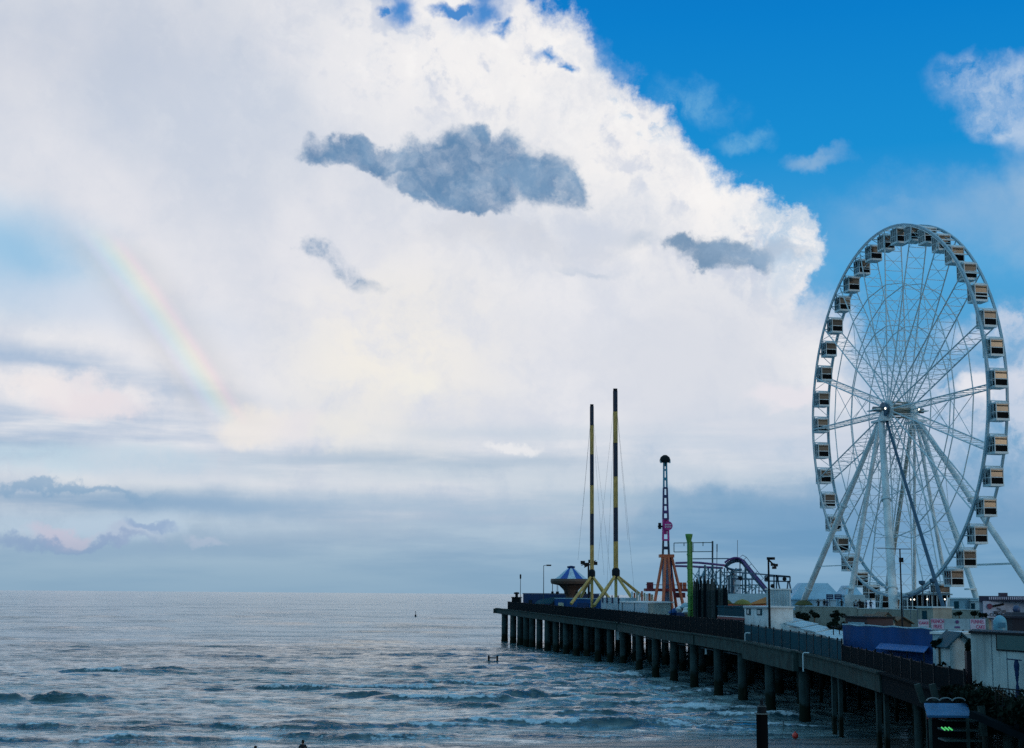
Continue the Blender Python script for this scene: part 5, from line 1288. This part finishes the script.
# pavilion and wall sign at the right edge
Yp = 196
t = thing('pavilion', 'long dark-roofed pavilion with a row of pale windows at the right edge', 'pavilion', G(1005, Yp, deckz(Yp)))
A = P(979, 599, Yp); B = P(1062, 600, Yp-4); z1_, z0_ = ZH(596, Yp, 1000), ZH(601.2, Yp, 1000)
mb = MB(); mb.prism([(A.x, A.y), (B.x, B.y), (B.x+3, B.y+9), (A.x+3.1, A.y+9)], z0_, z1_); mb.build('roof', mat('dark_plum', (.03, .025, .06), .5), t)
mb = MB(); p = P(1004, 595.6, Yp+1); mb.box((p.x, p.y+.4, p.z), (1.0, .8, .75)); mb.build('roof_vent', mat('dark_plum', (.03, .025, .06), .5), t)
for k in range(22):
    px = 989.5+k*2.1; p = P(px, 598.2, Yp-.1-(px-979)*.048); MB().box((p.x, p.y, p.z), (.15, .08, .36)).build('window', mat('pale_window', (.50, .46, .58), .3), t)
A2 = A+Vector((.4, 1.2, 0)); MB().prism([(A2.x, A2.y), (B.x, B.y+1.2), (B.x+3, B.y+8), (A2.x+2.8, A2.y+8)], deckz(Yp), z0_-.01).build('wall', mat('lilac_wall', (.44, .46, .58), .6, streak=.2), t)
ws = thing('wall_sign', 'painted wall sign with a red disc and black script lettering at the right edge', 'sign', P(1000, 607, Yp-1.2)); 
Yw_ = Yp-.6
p = P(989.6, 606.3, Yw_); MB().tube((p.x, p.y-.02, p.z), (p.x, p.y-.1, p.z), .36, .36, 18).build('disc', mat('plum_red', (.14, .03, .07), .5), ws)
mb = MB(); 
for k in range(10):
    q = P(992.3+k*1.15, 606.1-k*.22+.25*(k % 2), Yw_); mb.tube((q.x, q.y-.03, q.z-.14), (q.x+.14, q.y-.03, q.z+.14), .055, .06, 6); mb.tube((q.x+.02, q.y-.03, q.z+.1), (q.x+.16, q.y-.03, q.z-.06), .05, .05, 6)
mb.build('script_lettering', black, ws)
p = P(999, 608.9, Yw_); textobj('The', .36, (p.x, p.y-.03, p.z), 0, black, ws)
p = P(1000, 611.9, Yw_); o = textobj('PRETZEL', .44, (p.x, p.y-.03, p.z), 0, black, ws); o.rotation_euler = (pi/2, R(-6), 0)
p = P(1001, 615, Yw_); textobj('COMPANY', .60, (p.x, p.y-.03, p.z), 0, black, ws)
MB().box((p.x, p.y+.12, p.z+.72), (4.6, .1, 2.2)).build('board', mat('lilac_wall', (.44, .46, .58), .6, streak=.2), ws)
Yd = 150; p = G(1001, Yd, deckz(Yd)); zt_ = ZH(615, Yd, 1001); t = thing('domed_stand', 'round pale blue domed stand before the script-lettered wall', 'stand', p)
r_ = .72*6.2*Yd/1000; MB().lathe((p.x, p.y, p.z), [(.68, 0), (.68, zt_-p.z-.95), (.66, zt_-p.z-.62), (.52, zt_-p.z-.3), (.3, zt_-p.z-.1), (.03, zt_-p.z)], 18).build('dome', mat('aqua_blue', (.16, .40, .52), .5), t, smooth=True)
mb = MB(); mb.box((p.x, p.y-.66, zt_-1.0), (.7, .1, .5)); mb.build('hatch', mat('aqua_deep', (.03, .20, .33), .5), t)
Yb = 158; p = P(1016.5, 609.3, Yb); t = thing('ball_sign', 'dark blue ball on a pole above the black tent at the right edge', 'ball sign', G(1016.5, Yb, deckz(Yb)))
MB().lathe(p, [(.42*math.cos(x), .42*math.sin(x)) for x in np.linspace(-1.5, 1.5, 11)], 16).build('ball', mat('dusky_blue', (.04, .07, .16), .4), t, smooth=True); MB().tube((p.x, p.y, deckz(Yb)), (p.x, p.y, p.z-.3), .07).build('pole', black, t)
tent(1012, 1036, 618.5, 612.5, 152, 'black peaked tent under the dark blue ball', mat('black_canvas', (.014, .016, .03), .8), deckz(152), 4)
for k, (px, yt, Y) in enumerate(((975, 609.5, 186), (984, 611, 178), (960, 611, 182), (947, 611.5, 185))):
    tubtree(px, yt, yt+7, Y, .55, ['dark shrub right of the white pedestal block', 'dark shrub left of the domed stand', 'shrub in front of the pale blue square cabin', 'shrub left of the pale blue square cabin'][k], 40+k, 'shrubs around the wheel\'s right foot', 300)

# ------------------------------------------------------------------ near right: white building, booth, plants
Yn = 84; zb = deckz(Yn)
A = G(973, 87, zb); B = G(1075, 78, zb); f = [(A.x, A.y), (B.x, B.y), (B.x+2, B.y+5), (A.x+1.9, A.y+5)]
t = thing('white_building', 'large weathered white building with a dark green window at the right edge', 'building', (A.x, A.y, zb))
zt_ = ZH(634.6, 84, 990); MB().prism(f, zb-.3, zt_).build('wall', mat('weathered_white', (.50, .55, .54), .7, var=.3, scale=.35, streak=.6), t)
mb = MB(); mb.prism([(A.x-.2, A.y-.25), (B.x, B.y-.25), (B.x+2, B.y+5), (A.x+1.7, A.y+5)], zt_+.003, zt_+.14); mb.build('roof_edge', black, t)
d_ = (Vector((B.x, B.y, 0))-Vector((A.x, A.y, 0)))
def uof(px):
    lo = min((abs(proj(face_pt(f[0], f[1], u, 8.5))[0]-px), u) for u in np.linspace(0, 1, 800)); return lo[1]
w = panel(f[0], f[1], uof(998), uof(1040), ZH(651.5, 83, 1010), ZH(634.7, 83, 1010), 'window', black, t, .04, .1)
w2 = panel(f[0], f[1], uof(999.5), uof(1039), ZH(650, 83, 1010), ZH(635.5, 83, 1010), 'pane', mat('green_window', (.015, .085, .085), .2), t, .1, .03); w2.parent = w
for px in (992, 1007): panel(f[0], f[1], uof(px), uof(px)+.004, zb, zt_-.02, 'seam', mat('grey_blue_trim', (.2, .27, .31), .5), t, .02, .03)
p = face_pt(f[0], f[1], uof(1018), zb); t = thing('signpost', 'dark slender signpost with a crossbar before the white building', 'signpost', (p.x-.3, p.y-.6, zb))
b0 = Vector((p.x-.3, p.y-.6, zb)); zz = ZH(660, 82, 1018)
mb = MB(); mb.lathe(b0, [(.16, 0), (.13, .6), (.06, 1.1), (.12, 1.6), (.1, zz-zb)], 8); mb.build('post', navy, t); MB().beam((b0.x-.55, b0.y, zz+.05), (b0.x+.3, b0.y, zz-.02), .06).build('crossbar', navy, t); MB().lathe((b0.x, b0.y, zz), [(.13, -.6), (.16, -.3), (.1, 0)], 8).build('lantern', navy, t)
t, A_, B_ = gable(951, 974, 644.5, 633.5, 93, 3, 'small white gabled booth beside the weathered white building', mat('booth_white', (.48, .58, .60), .6, streak=.2), mat('slate_teal', (.03, .09, .12), .7, spec=.1))
p = Vector(((A_.x+B_.x)/2, 92.9, ZH(637, 93, 962))); MB().tube((p.x, p.y, p.z), (p.x, p.y-.06, p.z), .06, .06, 10).build('vent', black, t)
f3 = quadfoot(934, 104, 962, 103, 3); house('pale_booth', 'pale blue flat booth between the blue hoarding and the gabled booth', 'booth', f3, sky_blue, white, z1=ZH(634.5, 103, 945))
tubtree(940.5, 639.5, 649, 95, .36, 'round topiary tree on a stem before the pale booth', 61, 'topiary by the booths', 420)
p = G(943, 94.0, deckz(94)); t = thing('planter_urn', 'pale stone urn holding a dark plant below the topiary', 'urn', p)
MB().lathe(p, [(.26, 0), (.16, .25), (.34, .7), (.42, 1.), (.3, 1.02)], 14).build('bowl', mat('pale_stone', (.30, .33, .31), .8), t); leafball((p.x, p.y, p.z+1.25), .34, 200, .6, 62, .12).build('plant', leafm, t)
p = G(970.5, 88.5, deckz(88)); zt_ = ZH(651, 88.5, 970); t = thing('planter_pillar', 'tall dark red pillar topped with a spiky plant beside the white building', 'planter', p)
MB().box((p.x, p.y, (p.z+zt_)/2), (.42, .42, zt_-p.z)).build('pillar', mat('dark_oxblood', (.03, .012, .02), .6), t)
leafball((p.x-.03, p.y, zt_+.32), .3, 260, 1.1, 63, .14).build('plant', leafm, t)
def near_rail(px0, px1, Y0, Y1, label, h=1.15):
    a_ = G(px0, Y0, deckz(Y0)); c_ = G(px1, Y1, deckz(Y1)); t = thing('railing', label, 'railing', a_); n_ = int((c_-a_).length/.28)
    mb = MB()
    for k in range(n_+1): q = a_.lerp(c_, k/n_); mb.beam(q, q+Vector((0, 0, h)), .035)
    mb.build('baluster', black, t); mb = MB(); mb.beam(a_+Vector((0, 0, h)), c_+Vector((0, 0, h)), .06); mb.beam(a_+Vector((0, 0, .15)), c_+Vector((0, 0, .15)), .05); mb.build('rail', black, t)
near_rail(950, 968, 91.5, 89.5, 'short black railing in front of the gabled booth')
near_rail(996, 1060, 78.5, 74, 'black railing along the foot of the white building', 1.05)
# plants trailing over the pier edge
rr = np.random.default_rng(5)
for k, (Y, r, pxo) in enumerate(((88.5, .8, 0), (86, 1.0, 0), (83.5, 1.15, 0), (81, 1.1, 0), (78.5, 1.1, 0), (76, 1.15, 0), (73.5, 1.1, 0), (71, 1.1, 0))):
    x, z = edge_y(Y); c = Vector((x+.1, Y, z+.1)); t = thing('shrub', 'dark shrub trailing over the pier edge, '+['outermost of the row by the dark red pillar', 'second from the dark red pillar', 'third from the dark red pillar', 'fourth from the dark red pillar', 'fifth from the dark red pillar', 'sixth from the dark red pillar', 'seventh from the dark red pillar', 'nearest of the row at the right edge'][k], 'shrub', c, 'dark shrubs trailing over the pier edge')
    leafball((c.x-.35, c.y, c.z-.35), r*1.25, 1300, .8, 70+k, .17).build('crown', leafm, t)
    mb = MB()
    for q in range(5): mb.tube((c.x+.4, c.y+rr.uniform(-.3, .3), c.z), (c.x-.3+rr.uniform(-.4, .3), c.y+rr.uniform(-.7, .7), c.z+rr.uniform(.2, .9)), .03, .015, 5)
    mb.build('stem', brown, t)
# hire shed under the pier edge
Ye = 80; zr = ZH(703, Ye, 948); A = P(924, 703, Ye+3.2); B = P(968, 703, Ye+3.2); C_ = P(970, 711.5, Ye); D_ = P(927, 711.5, Ye); zg = 1.6
t = thing('beach_shed', 'open beach hire shed with a blue roof and shelves under the pier edge', 'shed', ((A.x+B.x)/2, Ye+1.5, zg))
D_.z = C_.z = A.z-.42; MB().slab([D_, C_, Vector((B.x, B.y, A.z)), A], .12).build('roof', mat('shed_blue', (.025, .14, .30), .5), t)
for p in (A, B, C_, D_): MB().beam((p.x+(.15 if p in (A, D_) else -.15), p.y, zg-.2), (p.x+(.15 if p in (A, D_) else -.15), p.y, p.z-.13), .14).build('post', conc, t)
zf = zg
for py in (720.5, 730.5, 741): z = ZH(py, Ye+.6, 950); MB().box(((A.x+B.x)/2+.15, Ye+1.4, z), (B.x-A.x-.5, 1.5, .09)).build('shelf', mat('shed_green_grey', (.06, .10, .10), .7), t)
MB().box(((A.x+B.x)/2, Ye+3.1, (A.z+zg)/2), (B.x-A.x-.2, .08, A.z-zg-.3)).build('back_wall', black, t)
mb = MB()
for k in range(8):
    p = P(929+k*4.4, 717, Ye+.9); mb.box((p.x, p.y, p.z), (.13, .3, .16+.08*random.random()), random.random())
mb.build('hire_goods', red, t)
for k in range(3):
    p = P(944+k*3.6, 729, Ye+.4); o = MB().beam(p+Vector((-.14, 0, .09)), p+Vector((.06, 0, -.06)), .08, .07).build('light_strip', greenlit, t); 
    p = P(933+k*13, 701.5, Ye+1.8); mb = MB(); pts = [p+Vector((.36*math.cos(q), 0, .2*math.sin(q))) for q in np.linspace(.2, 2.9, 9)]; mb.path(pts, .035, 6); mb.build('hoop', mat('pale_grey_pipe', (.25, .30, .30), .5), t)
# concrete struts by the shed
for k, (x0, y0, x1, y1) in enumerate(((917, 684, 923, 702), (932, 684, 936, 700), (1004, 708, 1000, 735), (981, 706, 984, 736))):
    Y = 86-k*2; o = MB().beam(P(x0, y0, Y), P(x1, y1, Y), .32, .32).build('concrete_strut', conc, loc=P(x1, y1, Y)); tag(o, 'raked concrete strut under the pier edge, '+['at the shed roof\'s left corner', 'behind the left hoop of the shed roof', 'broad one near the right edge', 'just right of the shed'][k], 'strut', 'raked struts under the pier edge')
o = MB().beam(P(972, 714, 79), P(1060, 752, 74), .4, .36).build('concrete_beam', dark, loc=P(972, 712, 79)); tag(o, 'sloping concrete ramp beam at the lower right corner below the shrubs', 'beam')

# bundles and slim poles beside the white booth
for k, (px, py, r, mm, lb) in enumerate(((675, 613.5, .95, blue, 'large royal blue bundle beside the white booth\'s right corner'), (681, 609.5, .8, white, 'white bundle resting above the royal blue one'), (685, 606.5, .7, sky_blue, 'pale blue bundle, uppermost beside the green mast'), (687, 611.5, .75, white, 'white bundle nearest the foot of the green mast'), (680.5, 615, .6, navy, 'small navy bundle at the fence below the white one'))):
    Y = 226-k*2; p = P(px, py, Y); mb = MB(); mb.lathe((p.x, p.y, 0), [(r*(math.cos(x)+.12*math.sin(5*x+k)), p.z+r*.8*math.sin(x)) for x in np.linspace(-1.5, 1.5, 10)], 11)
    mb.v = [(x+.12*r*math.sin(3*z+5*y+k), y, z+.1*r*math.sin(4*x+k)) for x, y, z in mb.v]; z0 = deckz(Y)
    t = thing('wrapped_bundle', lb, 'bundle', (p.x, p.y, z0), 'wrapped bundles beside the white booth'); mb.build('cover', mm, t, smooth=True)
    MB().box((p.x, p.y, (z0+p.z-r*.5)/2), (r*1.2, r*1.2, max(.1, p.z-r*.5-z0))).build('pallet', brown, t)
lamp(618.5, 598, 625, 250, 'thin bare dark pole rising from the fence before the white booth', 'none', .07, black)
lamp(671.3, 574, 612, 222, 'thin bare dark pole at the white booth\'s right corner', 'none', .07, black)
# ------------------------------------------------------------------ foreground and sea objects
Yf = 27; zt_ = ZH(707, Yf, 762); b0 = G(762, Yf, 2.2); b0.z = 2.2
t = thing('wooden_post', 'black foreground post with a white collar and a pointed cap', 'post', b0)
xx = P(762, 720, Yf).x
MB().lathe((xx, Yf, 2.2), [(.13, 0), (.115, 3.0), (.105, zt_-2.2-.12), (.1, zt_-2.2-.1)], 10).build('shaft', mat('black_timber', (.006, .006, .007), .9, spec=.04), t)
zc = ZH(713.5, Yf, 762); MB().box((xx, Yf, zc), (.235, .235, .02)).build('collar', mat('worn_white', (.12, .15, .15), .7), t)
MB().lathe((xx, Yf, zt_-.14), [(.085, 0), (.085, .13), (.06, .17), (.025, .2), (.03, .26), (.0, .30)], 10).build('cap', black, t)
mb = MB(); mb.box((xx, Yf, ZH(706, Yf, 762)), (.14, .14, .012)); mb.build('cap_plate', mat('worn_white', (.12, .15, .15), .7), t)
p = PZ(795.3, 739, .05); t = thing('marker_buoy', 'small bright red ball buoy lying at the waterline beside the pier', 'buoy', p)
rb_ = .27; MB().lathe((p.x, p.y, p.z+rb_), [(rb_*math.cos(x), rb_*math.sin(x)) for x in np.linspace(-1.5, 1.5, 11)], 16).build('float', redm, t, smooth=True); MB().lathe((p.x, p.y, p.z+rb_*1.9), [(.07, 0), (.06, .09), (.02, .12)], 8).build('eye', redm, t)
p = PZ(783.2, 731, 0); t = thing('depth_stake', 'thin pale stake standing in the shallows left of the red buoy', 'stake', p); MB().tube((p.x, p.y, -1), (p.x+.03, p.y, .75), .05, .04, 8).build('shaft', mat('worn_white', (.12, .15, .15), .7), t); MB().lathe((p.x+.03, p.y, .75), [(.06, 0), (.06, .08), (.01, .12)], 8).build('cap', black, t)
c = PZ(493, 663.5, 0)
A = Vector(G(488.7, c.y, 0)); B = Vector(G(497.2, c.y, 0)); t = thing('mooring_frame', 'two dark posts joined by a crossbar standing in the surf', 'posts', c)
zz = ZH(655.5, c.y, 490)
for p in (A, B): MB().lathe((p.x, p.y, -1.5), [(.19, 0), (.17, 1.5+zz-.1), (.1, 1.5+zz)], 9).build('post', dark, t)
MB().beam((A.x, A.y, zz*.72), (B.x, B.y, zz*.72), .16).build('crossbar', dark, t)
c = PZ(415.5, 616.5, 0); zz = ZH(611.5, c.y, 415); s_ = c.y/1450
t = thing('channel_buoy', 'small dark channel buoy far out on the sea', 'buoy', c)
MB().lathe((c.x, c.y, 0), [(.9*s_, -.5), (1.0*s_, .5*s_), (.7*s_, 1.6*s_), (.4*s_, 1.9*s_)], 12).build('float', black, t); mb = MB()
for k in range(3): q = 2*pi*k/3; mb.beam((c.x+.6*s_*math.cos(q), c.y+.6*s_*math.sin(q), 1.5*s_), (c.x+.2*s_*math.cos(q), c.y+.2*s_*math.sin(q), zz-.5*s_), .2*s_)
mb.build('tower', black, t); MB().lathe((c.x, c.y, zz-.7*s_), [(.4*s_, 0), (.5*s_, .5*s_), (.1*s_, .9*s_)], 8).build('lantern', black, t)
SC.cycles.use_adaptive_sampling = True; SC.cycles.adaptive_threshold = .02; SC.cycles.use_denoising = False
